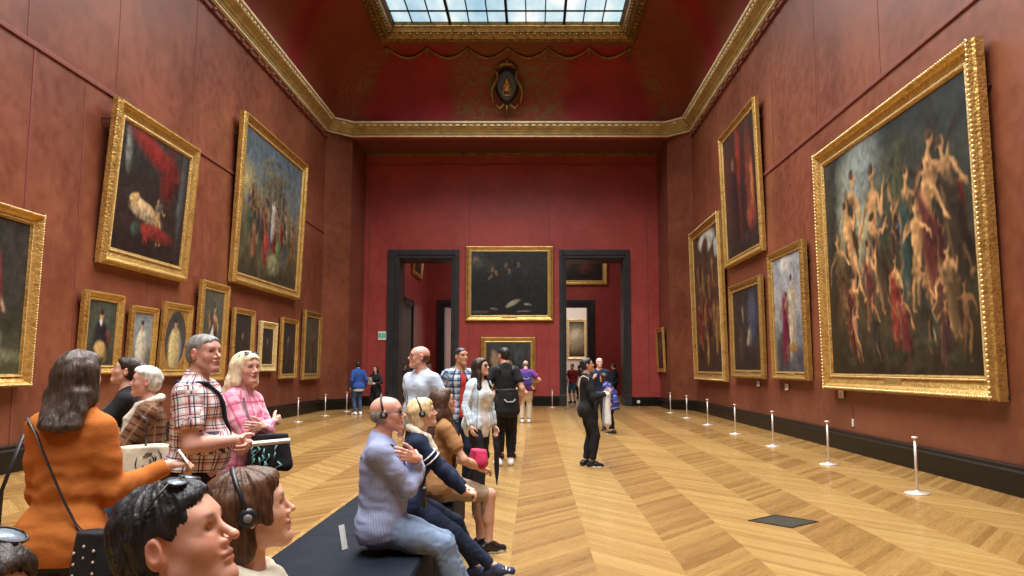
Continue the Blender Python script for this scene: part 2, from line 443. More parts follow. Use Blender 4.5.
# door casings (left and right openings)
def casing(name, x0, x1, z1, w0, w1, wt, y, depth, parent=None):
    d = struct(MB().box((x0 - w0, y - .10, 0), (x0 - w0 * .3, y + .01, z1 + wt)).box((x1 + w1 * .3, y - .10, 0), (x1 + w1, y + .01, z1 + wt)).box((x0 - w0 * .3, y - .10, z1 + wt * .35), (x1 + w1 * .3, y + .01, z1 + wt)).build(name, M['casing'], bevel=.015))
    MB().box((x0 - w0 * .3, y - .06, 0), (x0 + .002, y + .01, z1)).box((x1 - .002, y - .06, 0), (x1 + w1 * .3, y + .01, z1)).box((x0 - w0 * .3, y - .06, z1 - .002), (x1 + w1 * .3, y + .01, z1 + wt * .35)).build('inner_moulding', M['casing'], d, bevel=.01)
    MB().box((x0 - .01, y, 0), (x0 + .05, y + depth, z1)).box((x1 - .05, y, 0), (x1 + .01, y + depth, z1)).box((x0, y, z1 - .05), (x1, y + depth, z1 + .01)).build('jamb_lining', M['casing'], d)
    MB().box((x0 - w0 - .03, y - .13, 0), (x0 + .02, y, .45)).box((x1 - .02, y - .13, 0), (x1 + w1 + .03, y, .45)).build('plinth', M['casing'], d, bevel=.015)
    return d
casing('door_1', DL[0], DL[1], DZ, .44, .28, .36, YE, T)
casing('door_2', DR[0], DR[1], DZ, .24, .22, .36, YE, T)
# second room beyond, its far wall with two doors, and a pale room further on
Y2, Y2E = YE + T, 46.
N0, N1 = -6.15, 6.4
wall_slab('wall_next_left', N0 - .4, N0, Y2, Y2E, 0, 9.5, M['endwall'])
wall_slab('wall_next_right', N1, N1 + .4, Y2, Y2E, 0, 9.5, M['endwall'])
D3, D4, D34 = (-5.2, -3.0), (1.2, 3.12), 5.1
mb = MB()
for a, b in ((N0, D3[0]), (D3[1], D4[0]), (D4[1], N1)): mb.box((a, Y2E, 0), (b, Y2E + .8, 9.5))
mb.box((D3[0], Y2E, D34), (D3[1], Y2E + .8, 9.5)); mb.box((D4[0], Y2E, D34), (D4[1], Y2E + .8, 9.5))
struct(mb.build('wall_next_far', M['endwall']))
casing('door_3', D3[0], D3[1], D34, .36, .3, .36, Y2E, .8)
casing('door_4', D4[0], D4[1], D34, .3, .36, .36, Y2E, .8)
struct(MB().box((N0, Y2, 9.4), (N1, Y2E, 9.6)).build('ceiling_next', M['cove']))
wall_slab('wall_third_left', -7, -6.6, Y2E + .8, 60, 0, 8, M['endwall'])
wall_slab('wall_third_right', 8, 8.4, Y2E + .8, 60, 0, 8, M['endwall'])
struct(MB().box((-7, 60, 0), (8, 60.4, 8)).build('wall_third_far', M['pale_wall']))
struct(MB().box((1.2, 54, 0), (1.75, 54.3, 8)).build('wall_third_partition', M['endwall']))
struct(MB().box((-7, Y2E + .8, 8), (8, 60, 8.2)).build('ceiling_third', M['pale_wall']))
# side door in the next room's left wall
d5 = struct(MB().box((N0, 37.2, 0), (N0 + .10, 37.5, 4.9)).box((N0, 40.1, 0), (N0 + .10, 40.4, 4.9)).box((N0, 37.2, 4.6), (N0 + .10, 40.4, 4.9)).build('door_5', M['casing'], bevel=.01))
MB().box((N0 + .002, 37.5, 0), (N0 + .03, 40.1, 4.6)).build('leaf', M['skirt'], d5, bevel=.01)

# ------------------------------------------------------------------ light
def area(name, loc, sx, sy, power, col, spread=180., rot=(0, 0, 0)):
    l = bpy.data.lights.new(name, 'AREA'); l.shape = 'RECTANGLE'; l.size = sx; l.size_y = sy; l.energy = power; l.color = col; l.spread = R(spread)
    o = bpy.data.objects.new(name, l); COL.objects.link(o); o.location = loc; o.rotation_euler = rot; return o
area('skylight_daylight', (XC, (GY0 + GY1) / 2, GZ - .14), GX1 - GX0 - .1, GY1 - GY0 - .1, 6100, (1., .99, .98), 132.)
area('next_room_fill', ((N0 + N1) / 2, 40.3, 9.3), 6, 7, 330, (1., .95, .88))  # added area lamp under the closed ceiling, lights the next room
area('third_room_fill', (1, 54, 7.9), 8, 9, 900, (1., .97, .94))  # added area lamp brightening the third room, no source modelled
w = bpy.data.worlds.new('world'); SC.world = w; w.use_nodes = True
w.node_tree.nodes['Background'].inputs[0].default_value = (.6, .75, 1, 1); w.node_tree.nodes['Background'].inputs[1].default_value = .4
SC.view_settings.view_transform = 'Standard'; SC.view_settings.look = 'None'; SC.view_settings.gamma = 1.; SC.view_settings.use_curve_mapping = False
SC.view_settings.exposure = .08
SC.cycles.use_denoising = True; SC.cycles.max_bounces = 8; SC.cycles.diffuse_bounces = 5; SC.cycles.glossy_bounces = 3
SC.cycles.sample_clamp_indirect = 6.
# ------------------------------------------------------------------ paintings
def vnoise(p, seed=0):
    """value noise, p (n,3) -> -1..1"""
    p = np.asarray(p, float); i = np.floor(p).astype(np.int64); f = p - i; f = f * f * (3 - 2 * f)
    def h(a, b, c):
        n = (a * 374761393 + b * 668265263 + c * 2147483647 + seed * 1274126177) & 0xffffffff
        n = ((n ^ (n >> 13)) * 1274126177) & 0xffffffff
        return ((n ^ (n >> 16)) & 0xffff) / 32767.5 - 1
    r = 0
    for dx in (0, 1):
        for dy in (0, 1):
            for dz in (0, 1):
                w = (f[:, 0] if dx else 1 - f[:, 0]) * (f[:, 1] if dy else 1 - f[:, 1]) * (f[:, 2] if dz else 1 - f[:, 2])
                r = r + w * h(i[:, 0] + dx, i[:, 1] + dy, i[:, 2] + dz)
    return r

class Canvas:
    """a small oil sketch held as a colour per mesh vertex; u to the right, v upwards, both in units of the picture's height"""
    def __init__(s, w, h, n, seed):
        s.asp = w / h; s.nv = n; s.nu = max(8, int(n * s.asp)); s.rng = np.random.default_rng(seed)
        u, v = np.meshgrid(np.linspace(0, s.asp, s.nu), np.linspace(0, 1, s.nv)); s.u, s.v = u, v
        q = np.stack([u.ravel() * 7, v.ravel() * 7, np.zeros(u.size)], 1)
        s.n1 = vnoise(q, seed).reshape(u.shape); s.n2 = vnoise(q * 2.7, seed + 1).reshape(u.shape); s.n3 = vnoise(q * 7, seed + 2).reshape(u.shape)
        s.wu = u + .012 * s.n2 + .006 * s.n3; s.wv = v + .012 * s.n1 + .006 * s.n3
        s.c = np.zeros(u.shape + (3,))
    def grad(s, stops):
        z = s.v + .10 * s.n1 + .04 * s.n2
        for k in range(3): s.c[..., k] = np.interp(z, [a for a, _ in stops], [c[k] for _, c in stops])
        s.c *= (1 + .25 * s.n2 + .15 * s.n3)[..., None]; return s
    def blob(s, cu, cv, ru, rv, col, ang=0., soft=.25, op=1.):
        a = math.radians(ang); du, dv = s.wu - cu, s.wv - cv
        x = (du * math.cos(a) + dv * math.sin(a)) / ru; y = (-du * math.sin(a) + dv * math.cos(a)) / rv
        d = np.sqrt(x * x + y * y); m = np.clip((1 + soft - d) / (2 * soft), 0, 1) * op
        sh = np.clip(.95 - .3 * x + .25 * y + .25 * s.n3 + .2 * s.n2, .35, 1.5)     # painterly modelling of the form
        s.c += (np.array(col)[None, None] * sh[..., None] - s.c) * m[..., None]; return s
    def line(s, p, q, r, col, soft=.4, op=1.):
        cu, cv = (p[0] + q[0]) / 2, (p[1] + q[1]) / 2; L = math.hypot(q[0] - p[0], q[1] - p[1])
        return s.blob(cu, cv, L / 2 + r * .6, r, col, math.degrees(math.atan2(q[1] - p[1], q[0] - p[0])), soft, op)
    def figure(s, u, v, h, skin, robe=None, lean=0., hair=(.05, .03, .02), arms=1):
        """a generic standing or striding figure whose feet are near (u, v)"""
        g = s.rng; l = math.radians(lean)
        P = lambda a, b: (u + a * h * math.cos(l) + b * h * math.sin(l), v + b * h * math.cos(l) - a * h * math.sin(l))
        dim = tuple(x * .6 for x in skin)
        for k in (-1, 1):
            sp, kn = g.uniform(.02, .12), g.uniform(.02, .09); c = skin if k > 0 else dim
            s.line(P(k * .04, .46), P(k * kn, .25), .040 * h, c); s.line(P(k * kn, .26), P(k * sp, .01), .026 * h, c); s.line(P(k * sp, .01), P(k * sp + .05, .0), .013 * h, c)
        s.blob(*P(0, .62), .072 * h, .17 * h, skin, -lean); s.blob(*P(0, .72), .095 * h, .065 * h, skin, -lean)
        if arms:
            for k in (-1, 1):
                a, b = g.uniform(.13, .22), g.uniform(.48, .74); s.line(P(k * .085, .75), P(k * a, b), .024 * h, skin if k > 0 else dim)
                s.line(P(k * a, b), P(k * (a + g.uniform(-.08, .12)), b + g.uniform(-.2, .28)), .019 * h, skin if k > 0 else dim)
        if robe is not None:
            s.line(P(g.uniform(-.08, .08), .04), P(g.uniform(-.04, .04), .66), g.uniform(.08, .13) * h, robe); s.line(P(-.1, .76), P(.1, .4), .05 * h, robe); s.line(P(.10, .5), P(.14, .05), .04 * h, tuple(x * .6 for x in robe))
        s.line(P(0, .78), P(0, .86), .022 * h, skin); s.blob(*P(.008, .90), .042 * h, .054 * h, skin); s.blob(*P(-.012, .93), .044 * h, .040 * h, hair); return s
    def shade(s, u, v, ru, rv, k=.5):
        m = np.clip(1.4 - np.sqrt(((s.wu - u) / ru) ** 2 + ((s.wv - v) / rv) ** 2), 0, 1)[..., None]; s.c *= 1 - k * m; return s
    def vignette(s, k=.3):
        e = np.minimum(np.minimum(s.u, s.asp - s.u), np.minimum(s.v, 1 - s.v)); return s
    def colors(s):
        c = s.c.copy(); c[1:-1, 1:-1] = .4 * c[1:-1, 1:-1] + .15 * (c[:-2, 1:-1] + c[2:, 1:-1] + c[1:-1, :-2] + c[1:-1, 2:])
        return np.clip(c * (1 + .14 * s.n3)[..., None], .0015, 1)

SK, SK2 = (.42, .24, .12), (.26, .13, .06)
RED, BLUE, WHITE, OCH, DK, GRN = (.22, .02, .015), (.05, .09, .16), (.50, .46, .38), (.30, .19, .06), (.015, .013, .012), (.05, .07, .03)

def canvas_material():
    m, nt, b = new_mat('oil_on_canvas')
    a = node(nt, 'ShaderNodeAttribute', attribute_name='Col')
    nt.links.new(a.outputs['Color'], b.inputs['Base Color']); b.inputs['Roughness'].default_value = .42
    b.inputs['Specular IOR Level'].default_value = .35
    bump_n(nt, b, noise_n(nt, 60, 3), .08, .004); return m
M['canvas'] = canvas_material()
M['wood_side'] = plain('dark_frame_side', (.03, .02, .014), .6)
M['card'] = plain('white_card', (.7, .68, .62), .6, var=.04)
M['plaque'] = plain('brass_plaque', (.5, .34, .12), .4, .7)

def rect_frame(w, h, prof, name, mat, parent, smooth=False):
    """moulding swept round a w x h rectangle in the xz plane, front towards -y; prof = (inset from the outer edge, y)"""
    mb = MB(); m = len(prof); vs = []
    for sx, sz in ((-1, 0), (1, 0), (1, 1), (-1, 1)):
        for i, y in prof: vs.append((sx * (w / 2 - i), y, (i if sz == 0 else h - i)))
    fs = [(i * m + a, ((i + 1) % 4) * m + a, ((i + 1) % 4) * m + a + 1, i * m + a + 1) for i in range(4) for a in range(m - 1)]
    fs += [(i * m + m - 1, ((i + 1) % 4) * m + m - 1, ((i + 1) % 4) * m, i * m) for i in range(4)]
    return mb.add(vs, fs).build(name, mat, parent, smooth)

def grid_mesh(name, u0, u1, v0, v1, y, colors, inside=None):
    nv, nu = colors.shape[:2]; us = np.linspace(u0, u1, nu); vs_ = np.linspace(v0, v1, nv)
    U, V = np.meshgrid(us, vs_); co = np.stack([U.ravel(), np.full(U.size, y), V.ravel()], 1)
    idx = np.arange(nu * nv).reshape(nv, nu)
    q = np.stack([idx[:-1, :-1], idx[:-1, 1:], idx[1:, 1:], idx[1:, :-1]], -1).reshape(-1, 4)
    me = np_mesh(name, co, q); ca = me.color_attributes.new('Col', 'FLOAT_COLOR', 'POINT')
    ca.data.foreach_set('color', np.concatenate([colors.reshape(-1, 3), np.ones((nu * nv, 1))], 1).astype(np.float32).ravel())
    return me
def np_mesh(name, co, quads, smooth=True):
    me = bpy.data.meshes.new(name); n = len(co); m = len(quads)
    me.vertices.add(n); me.vertices.foreach_set('co', np.asarray(co, np.float32).ravel())
    me.loops.add(m * 4); me.loops.foreach_set('vertex_index', np.asarray(quads, np.int32).ravel())
    me.polygons.add(m); me.polygons.foreach_set('loop_start', np.arange(0, m * 4, 4, dtype=np.int32))
    me.polygons.foreach_set('use_smooth', np.full(m, smooth)); me.update(calc_edges=True); return me

def painting(label, w, h, paint, wall, pos, zb, tilt, fw=.16, th=.14, style='gilt', n=90, plaque=False, beads=False, oval=False, group=None, gap=.02, wires=True):
    """wall: 'L','R','E' or 'V' (reveal); pos = coordinate of the frame's centre along the wall"""
    back = th + gap
    rz = {'L': R(90), 'R': R(-90), 'E': 0., 'V': R(-90), 'N': 0.}[wall]
    loc = {'L': (XL + gap, pos, zb), 'R': (XR - gap, pos, zb), 'E': (pos, YE - gap, zb), 'V': (RR - gap, pos, zb), 'N': (pos, Y2E - gap, zb)}[wall]
    t = thing('framed_painting', label, 'painting', loc, rz, group); t.rotation_mode = 'XYZ'; t.rotation_euler = (R(tilt), 0, rz)
    mt = M[{'gilt': 'gilt', 'old': 'gilt_old', 'pale': 'gilt_pale'}[style]]
    prof = [(0, 0), (0, -th * .55), (fw * .06, -th * .72), (fw * .10, -th * .96), (fw * .22, -th), (fw * .30, -th * .90), (fw * .40, -th * .70), (fw * .62, -th * .52), (fw * .76, -th * .50), (fw * .80, -th * .60), (fw * .88, -th * .60), (fw * .93, -th * .44), (fw, -th * .40), (fw, 0)]
    rect_frame(w, h, prof, 'frame', mt, t)
    rect_frame(w - fw * 1.52, h - fw * 1.52, [(0, -th * .5), (0, -th * .585), (fw * .05, -th * .635), (fw * .1, -th * .585), (fw * .1, -th * .5)], 'inner_fillet', M['gilt_pale'], t).location = (0, 0, fw * .76)
    if beads:
        mb = MB(); r = fw * .068
        for sx in (-1, 1):
            k = int(h / (r * 3.0))
            for i in range(k): mb.ball((sx * (w / 2 - fw * .16), -th * 1.0, (i + .5) * h / k), r, 6, 4, (1, .8, 1.25))
        for z in (fw * .16, h - fw * .16):
            k = int(w / (r * 3.0))
            for i in range(k): mb.ball((-w / 2 + (i + .5) * w / k, -th * 1.0, z), r, 6, 4, (1.25, .8, 1))
        mb.build('bead_moulding', M['gilt_pale'], t, smooth=True, fix=False)
    cw, ch = w - 2 * fw, h - 2 * fw
    c = Canvas(cw, ch, n, hash_(label)); paint(c)
    o = bpy.data.objects.new('canvas', grid_mesh('canvas', -w / 2 + fw - .01, w / 2 - fw + .01, fw - .01, h - fw + .01, -th * .42, c.colors())); COL.objects.link(o)
    o.data.materials.append(M['canvas']); o.parent = t
    if oval:      # gilt spandrels round an oval opening
        mb = MB(); k = 48; vs = []
        for y in (-th * .47,):
            for i in range(k):
                a = 2 * math.pi * (i + .5) / k; ca, sa = math.cos(a), math.sin(a); s_ = 1 / max(abs(ca), abs(sa))
                vs.append((ca * cw * .49, y, h / 2 + sa * ch * .49)); vs.append((ca * s_ * cw * .51, y + .001, h / 2 + sa * s_ * ch * .51))
        mb.add(vs, [(2 * i, 2 * i + 1, (2 * i + 3) % (2 * k), (2 * i + 2) % (2 * k)) for i in range(k)])
        sp = mb.build('oval_spandrel', M['gilt'], t); sd = sp.modifiers.new('s', 'SOLIDIFY'); sd.thickness = .015
    if plaque: MB().box((-min(.32, w * .16), -th * .64, fw * .46), (min(.32, w * .16), -th * .5, fw * .74)).build('title_plaque', M['plaque'], t, bevel=.004)
    if wires:
        d = math.sin(R(tilt)) * h
        for sx in (-1, 1):
            mb = MB(); mb.box((sx * (w / 2 - .02) - .025, -.01, h * .86), (sx * (w / 2 - .02) + .018, .012 + d * .86, h * .86 + .02))
            mb.build('hanging_bracket', M['wood_side'], t)
            MB().box((sx * (w / 2 - .02) - .025, -.01, .02), (sx * (w / 2 - .02) + .025, .02, .07)).build('foot_bracket', M['wood_side'], t)
    return t
def hash_(s): return sum((i + 1) * ord(ch) for i, ch in enumerate(s)) % 99991

def crowd(c, n, v0, v1, h0, h1, robes, seed=0, skin=SK, umin=.06, umax=.94):
    g = c.rng; rows = sorted(g.uniform(v0, v1, n), reverse=True)
    for k, v in enumerate(rows):
        u = (umin + (umax - umin) * ((k * .618 + .13) % 1)) * c.asp; d = 1 - (v - v0) / max(1e-6, (v1 - v0)) * .45
        sk = tuple(x * (.55 + .45 * d) for x in skin); rb = robes[int(g.integers(len(robes)))]
        c.figure(u, v, h0 + (h1 - h0) * (1 - (v - v0) / max(1e-6, v1 - v0)), sk, None if rb is None else tuple(x * d for x in rb), g.uniform(-14, 14))
def p_battle(c):       # dark wooded scene with a pale opening in the sky and a throng of figures
    c.grad([(0, (.030, .022, .012)), (.3, (.05, .038, .018)), (.6, (.035, .038, .026)), (1, (.016, .022, .022))])
    A = c.asp
    c.blob(.30 * A, .72, .17, .20, (.24, .25, .19), 10, .8); c.blob(.27 * A, .60, .13, .10, (.42, .37, .20), 0, .8); c.blob(.35 * A, .88, .14, .12, (.17, .20, .19), 0, .8)
    c.blob(.06 * A, .74, .06, .30, (.02, .023, .017), 0, .5); c.blob(.52 * A, .72, .15, .11, (.05, .055, .035), -30, .7)
    c.line((.83 * A, .15), (.80 * A, .98), .045, (.022, .018, .012)); c.line((.82 * A, .66), (.55 * A, .82), .018, (.02, .018, .012)); c.line((.60 * A, .80), (.50 * A, .74), .010, (.02, .018, .012))
    c.line((.82 * A, .74), (.98 * A, .90), .02, (.02, .018, .012))
    for k in range(9): c.blob(c.rng.uniform(.55, .95) * A, c.rng.uniform(.5, .9), .05, .03, (.045, .05, .022), c.rng.uniform(0, 90), .8)
    crowd(c, 15, .42, .54, .22, .15, [RED, (.12, .07, .03), BLUE, (.05, .03, .02), (.04, .05, .03)], skin=(.26, .13, .06), umin=.34)
    c.shade(.7 * A, .5, .3, .12, .35)
    crowd(c, 15, .10, .36, .58, .30, [None, (.17, .022, .015), (.05, .035, .02), (.10, .025, .02), (.12, .07, .03), (.03, .06, .05), None], skin=(.50, .27, .11), umin=.08)
    crowd(c, 7, .03, .10, .36, .26, [None, (.12, .02, .02), (.05, .02, .02), (.03, .03, .02)], skin=(.34, .16, .065))
    for k in range(14): c.blob(c.rng.uniform(.05, .95) * A, c.rng.uniform(.02, .12), .05, .02, (.04, .04, .018), c.rng.uniform(-20, 20), .6)
    c.shade(.05 * A, .25, .15, .4, .5); c.shade(.95 * A, .2, .12, .4, .5); c.shade(.5 * A, .0, .6, .12, .5)
def p_bedroom(c):      # dark interior, red hanging, pale bed with two light figures
    A = c.asp; c.grad([(0, (.02, .012, .010)), (.3, (.03, .017, .014)), (.7, (.022, .02, .017)), (1, (.03, .032, .03))])
    c.blob(.10 * A, .80, .045, .15, (.18, .19, .17), 8, .5); c.blob(.92 * A, .55, .05, .36, (.06, .07, .07), 0, .5)
    c.blob(.50 * A, .86, .42, .09, RED, -14, .4); c.blob(.70 * A, .72, .13, .22, (.13, .012, .010), -6, .4)
    c.blob(.42 * A, .34, .27, .06, (.34, .25, .14), -8); c.blob(.38 * A, .39, .20, .05, (.60, .46, .26), -14); c.blob(.25 * A, .43, .07, .05, (.55, .36, .14), 0)
    c.line((.28 * A, .44), (.55 * A, .34), .036, (.62, .42, .22)); c.blob(.28 * A, .46, .028, .03, (.5, .3, .14))
    c.figure(.63 * A, .12, .44, (.45, .26, .11), None, -10); c.blob(.60 * A, .44, .07, .035, (.10, .09, .08), 30)
    c.blob(.58 * A, .21, .30, .065, (.20, .025, .02), -3); c.blob(.30 * A, .20, .07, .07, (.04, .06, .05)); c.line((.42 * A, .22), (.44 * A, .12), .035, (.25, .03, .02)); c.c *= .72
def p_temple(c):       # a procession before a classical temple under a blue sky
    A = c.asp; c.grad([(0, (.05, .045, .025)), (.25, (.12, .10, .05)), (.5, (.20, .17, .09)), (.62, (.16, .18, .16)), (.8, (.12, .155, .17)), (1, (.09, .13, .15))])
    c.blob(.08 * A, .62, .12, .10, (.42, .33, .14), 0, .9)
    c.blob(.52 * A, .66, .25, .14, (.10, .095, .065), 0, .2); c.line((.25 * A, .80), (.78 * A, .80), .022, (.16, .14, .09)); c.line((.28 * A, .85), (.52 * A, .90), .018, (.14, .13, .09)); c.line((.76 * A, .85), (.52 * A, .90), .018, (.14, .13, .09))
    for k in range(6): c.line(((.30 + .085 * k) * A, .52), ((.30 + .085 * k) * A, .78), .013, (.19, .17, .11))
    crowd(c, 16, .38, .46, .20, .18, [BLUE, OCH, RED, WHITE, (.03, .03, .03)], skin=(.3, .18, .09))
    crowd(c, 16, .10, .32, .36, .26, [BLUE, RED, (.24, .16, .10), (.05, .05, .05), (.28, .10, .04), (.08, .12, .07)], skin=(.36, .2, .1))
    c.blob(.56 * A, .13, .14, .08, (.26, .24, .13)); c.blob(.63 * A, .26, .05, .09, (.10, .19, .07)); c.blob(.42 * A, .28, .06, .08, (.32, .05, .03))
    c.figure(.50 * A, .34, .30, WHITE, WHITE, 4); c.c *= .62
def p_portrait(robe, skin=SK, bg=(.035, .034, .024), extra=None, hh=.78, hair=(.03, .02, .015)):
    def f(c):
        A = c.asp; c.grad([(0, tuple(x * .5 for x in bg)), (.4, bg), (1, tuple(x * .8 for x in bg))])
        if extra: extra(c)
        u = .48 * A; c.blob(u, .30, .20 * A + .05, .34, robe, 4, .25); c.blob(u, .56, .15 * A + .04, .13, robe, 0, .25)
        c.blob(u, hh - .09, .035, .07, WHITE if robe[0] < .1 else skin); c.blob(u, hh, .055, .075, skin); c.blob(u - .006, hh + .045, .06, .05, hair)
        c.line((u - .12 * A, .52), (u + .10 * A, .34), .03, robe); c.blob(u + .12 * A, .33, .035, .028, skin)
    return f
def p_standing(robe, bg, skin=SK, red=None):
    def f(c):
        A = c.asp; c.grad([(0, tuple(x * .7 for x in bg)), (.3, bg), (1, tuple(x * 1.1 for x in bg))])
        if red: c.blob(.62 * A, .45, .10, .30, red, 4)
        c.figure(.5 * A, .08, .80, skin, robe, 3)
    return f
def p_dark(spots):
    def f(c):
        c.grad([(0, (.02, .016, .012)), (.5, (.028, .022, .017)), (1, (.020, .02, .02))])
        for u, v, ru, rv, col, a in spots: c.blob(u * c.asp, v, ru, rv, col, a, .45)
    return f

# right wall
R1P = (13.075, 1.13, .7)
painting('huge gilt-framed battle crowd painting filling the right wall above two steel posts', 5.93, 4.75, p_battle, 'R', R1P[0], R1P[1], R1P[2], .33, .21, 'gilt', 230, True, True)
def p_angel(c):
    A = c.asp; c.grad([(0, (.05, .05, .055)), (.3, (.16, .17, .19)), (.6, (.34, .33, .32)), (1, (.30, .33, .38))])
    c.blob(.5 * A, .92, .18, .08, (.55, .53, .48)); c.blob(.30 * A, .2, .2, .16, (.05, .045, .05)); c.blob(.38 * A, .45, .08, .25, (.20, .02, .05), 5); c.figure(.58 * A, .18, .66, (.52, .36, .22), (.5, .42, .30), 4); c.figure(.36 * A, .10, .62, (.3, .17, .1), (.14, .012, .035), 6)
    c.blob(.62 * A, .20, .10, .04, (.30, .16, .05)); c.c *= .72
painting('bright pale-sky painting of tall robed figures in a black-sided frame on the right wall', 2.46, 3.06, p_angel, 'R', 18.38, 1.28, .8, .20, .17, 'old', 120, True)
painting('dark painting with one pale streak, low on the right wall under the tall red-lit one', 3.21, 2.69, p_dark([(.38, .70, .04, .10, (.20, .17, .12), 10), (.62, .42, .07, .10, (.42, .35, .22), -25), (.58, .36, .10, .05, (.25, .2, .14), 30), (.3, .3, .12, .2, (.05, .035, .025), 0), (.75, .6, .2, .3, (.045, .055, .08), 0)]), 'R', 22.115, 1.27, .7, .24, .15, 'old', 100, True)
painting('red-glowing painting hung high on the right wall below the cornice', 3.96, 4.07, p_dark([(.45, .6, .5, .4, (.05, .016, .012), 0), (.48, .62, .07, .38, (.18, .022, .014), 0), (.80, .55, .10, .34, (.12, .028, .016), 4), (.85, .44, .04, .18, (.32, .11, .04), 0), (.80, .24, .12, .09, (.18, .04, .025), 0), (.32, .42, .13, .34, (.02, .012, .012), 0), (.3, .74, .04, .05, (.14, .07, .04), 0), (.55, .40, .08, .25, (.03, .014, .012), 0)]), 'R', 22.235, 4.55, 1.5, .26, .16, 'gilt', 110)
def p_ruin(c):
    A = c.asp; c.grad([(0, (.035, .022, .015)), (.5, (.06, .03, .018)), (1, (.04, .03, .022))])
    c.blob(.55 * A, .93, .25, .07, (.45, .44, .38)); c.blob(.45 * A, .86, .13, .09, (.06, .03, .02), 40); c.blob(.9 * A, .84, .06, .06, (.30, .3, .27))
    crowd(c, 9, .30, .60, .24, .18, [RED, OCH, None, (.1, .04, .02)], skin=(.34, .15, .06)); crowd(c, 9, .04, .26, .28, .24, [RED, None, OCH, DK], skin=(.36, .17, .07))
painting('tall brown scene with a white sky patch, nearest the right-hand pier', 4.49, 5.30, p_ruin, 'R', 26.755, 1.13, 1.2, .32, .18, 'gilt', 140, True, True)
painting('small gilt-framed picture seen edge-on in the right recess beside the far wall', 1.75, 1.78, p_dark([(.5, .5, .3, .3, (.05, .035, .02), 0), (.45, .6, .12, .15, (.16, .1, .05), 0)]), 'V', 32.35, 1.38, 2., .17, .10, 'gilt', 50)
# left wall
def p_lady(c):
    A = c.asp; c.grad([(0, (.06, .065, .035)), (.25, (.03, .028, .02)), (1, (.022, .022, .02))]); c.blob(.55 * A, .10, .5, .06, (.12, .12, .07))
    c.figure(.58 * A, .10, .76, (.5, .34, .2), (.42, .40, .32), -3); c.blob(.70 * A, .52, .045, .26, (.16, .02, .025), 4); c.blob(.60 * A, .2, .15, .12, (.38, .37, .3))
painting('large full-length lady in a white gown, cut off by the left edge of the photo', 2.5, 2.66, p_lady, 'L', 11.06, 1.27, 1.2, .20, .2, 'gilt', 100, False, True)
painting('big dark bedroom scene with a red curtain, leaning out high on the left wall', 3.51, 3.05, p_bedroom, 'L', 15.93, 3.44, 3.6, .34, .17, 'gilt', 140)
painting('big blue-sky temple crowd scene, high on the left wall nearest the left pier', 5.75, 4.53, p_temple, 'L', 23.295, 3.76, 2., .32, .2, 'gilt', 150)
def seat_lap(c): c.blob(.72 * c.asp, .42, .10, .12, (.16, .02, .015)); c.blob(.55 * c.asp, .14, .16, .12, (.40, .26, .10)); c.blob(.8 * c.asp, .8, .3, .3, (.05, .06, .045), 0, .8)
painting('portrait of a man in a black coat with tan breeches, low on the left wall', 1.26, 1.47, lambda c: (p_portrait((.012, .012, .016), bg=(.05, .055, .04), extra=seat_lap)(c), c.blob(.5 * c.asp, .24, .16, .13, (.42, .27, .1), -20)), 'L', 14.38, 1.44, 2., .17, .14, 'gilt', 80)
painting('narrow portrait of a dark-haired woman in white against a pale sky', 1.03, 1.33, p_portrait((.46, .42, .32), bg=(.20, .22, .22), extra=lambda c: c.blob(.5 * c.asp, .2, .5, .2, (.10, .11, .08), 0, .6)), 'L', 15.905, 1.44, 2.4, .14, .12, 'gilt', 70)
painting('portrait of a woman in yellow in an oval opening of a square gilt frame', 1.32, 1.58, p_portrait((.45, .36, .16), bg=(.05, .05, .05), extra=lambda c: (c.blob(.7 * c.asp, .35, .1, .2, (.12, .16, .24)))), 'L', 17.35, 1.37, 3., .16, .12, 'gilt', 80, oval=True)
painting('tall portrait of a figure in black and white robes behind the plaid-shirted man', 1.61, 2.38, lambda c: (p_standing((.02, .018, .02), (.06, .06, .045))(c), c.blob(.5 * c.asp, .35, .05, .22, WHITE), c.blob(.3 * c.asp, .3, .05, .12, (.3, .26, .2))), 'L', 19.3, 1.23, 2., .22, .14, 'gilt', 90)
painting('almost black upright picture with a pale speck above the blonde woman', 1.49, 1.86, p_dark([(.5, .62, .04, .06, (.16, .12, .07), 0), (.5, .3, .05, .03, (.10, .06, .04), 0)]), 'L', 21.415, 1.27, 1.2, .17, .12, 'gilt', 60)
painting('smallest dark picture with a wide pale-gold beaded frame right of the blonde woman', 1.38, 1.45, p_dark([(.5, .6, .03, .12, (.14, .13, .11), 0), (.5, .35, .08, .2, (.03, .02, .02), 0)]), 'L', 23.44, 1.45, 1.1, .22, .12, 'pale', 60, False, True)
painting('dark upright picture in a thin gilt frame, second from the left pier', 1.63, 1.91, p_dark([(.45, .66, .05, .08, (.14, .11, .07), 0), (.45, .35, .10, .25, (.035, .028, .02), 0)]), 'L', 25.485, 1.21, .9, .17, .12, 'gilt', 60)
painting('shadowy brown figure in an old dull frame, closest to the left pier', 2.08, 2.38, lambda c: p_standing((.09, .05, .03), (.055, .045, .03), (.16, .09, .05))(c), 'L', 28.055, 1.14, .9, .24, .14, 'old', 80)
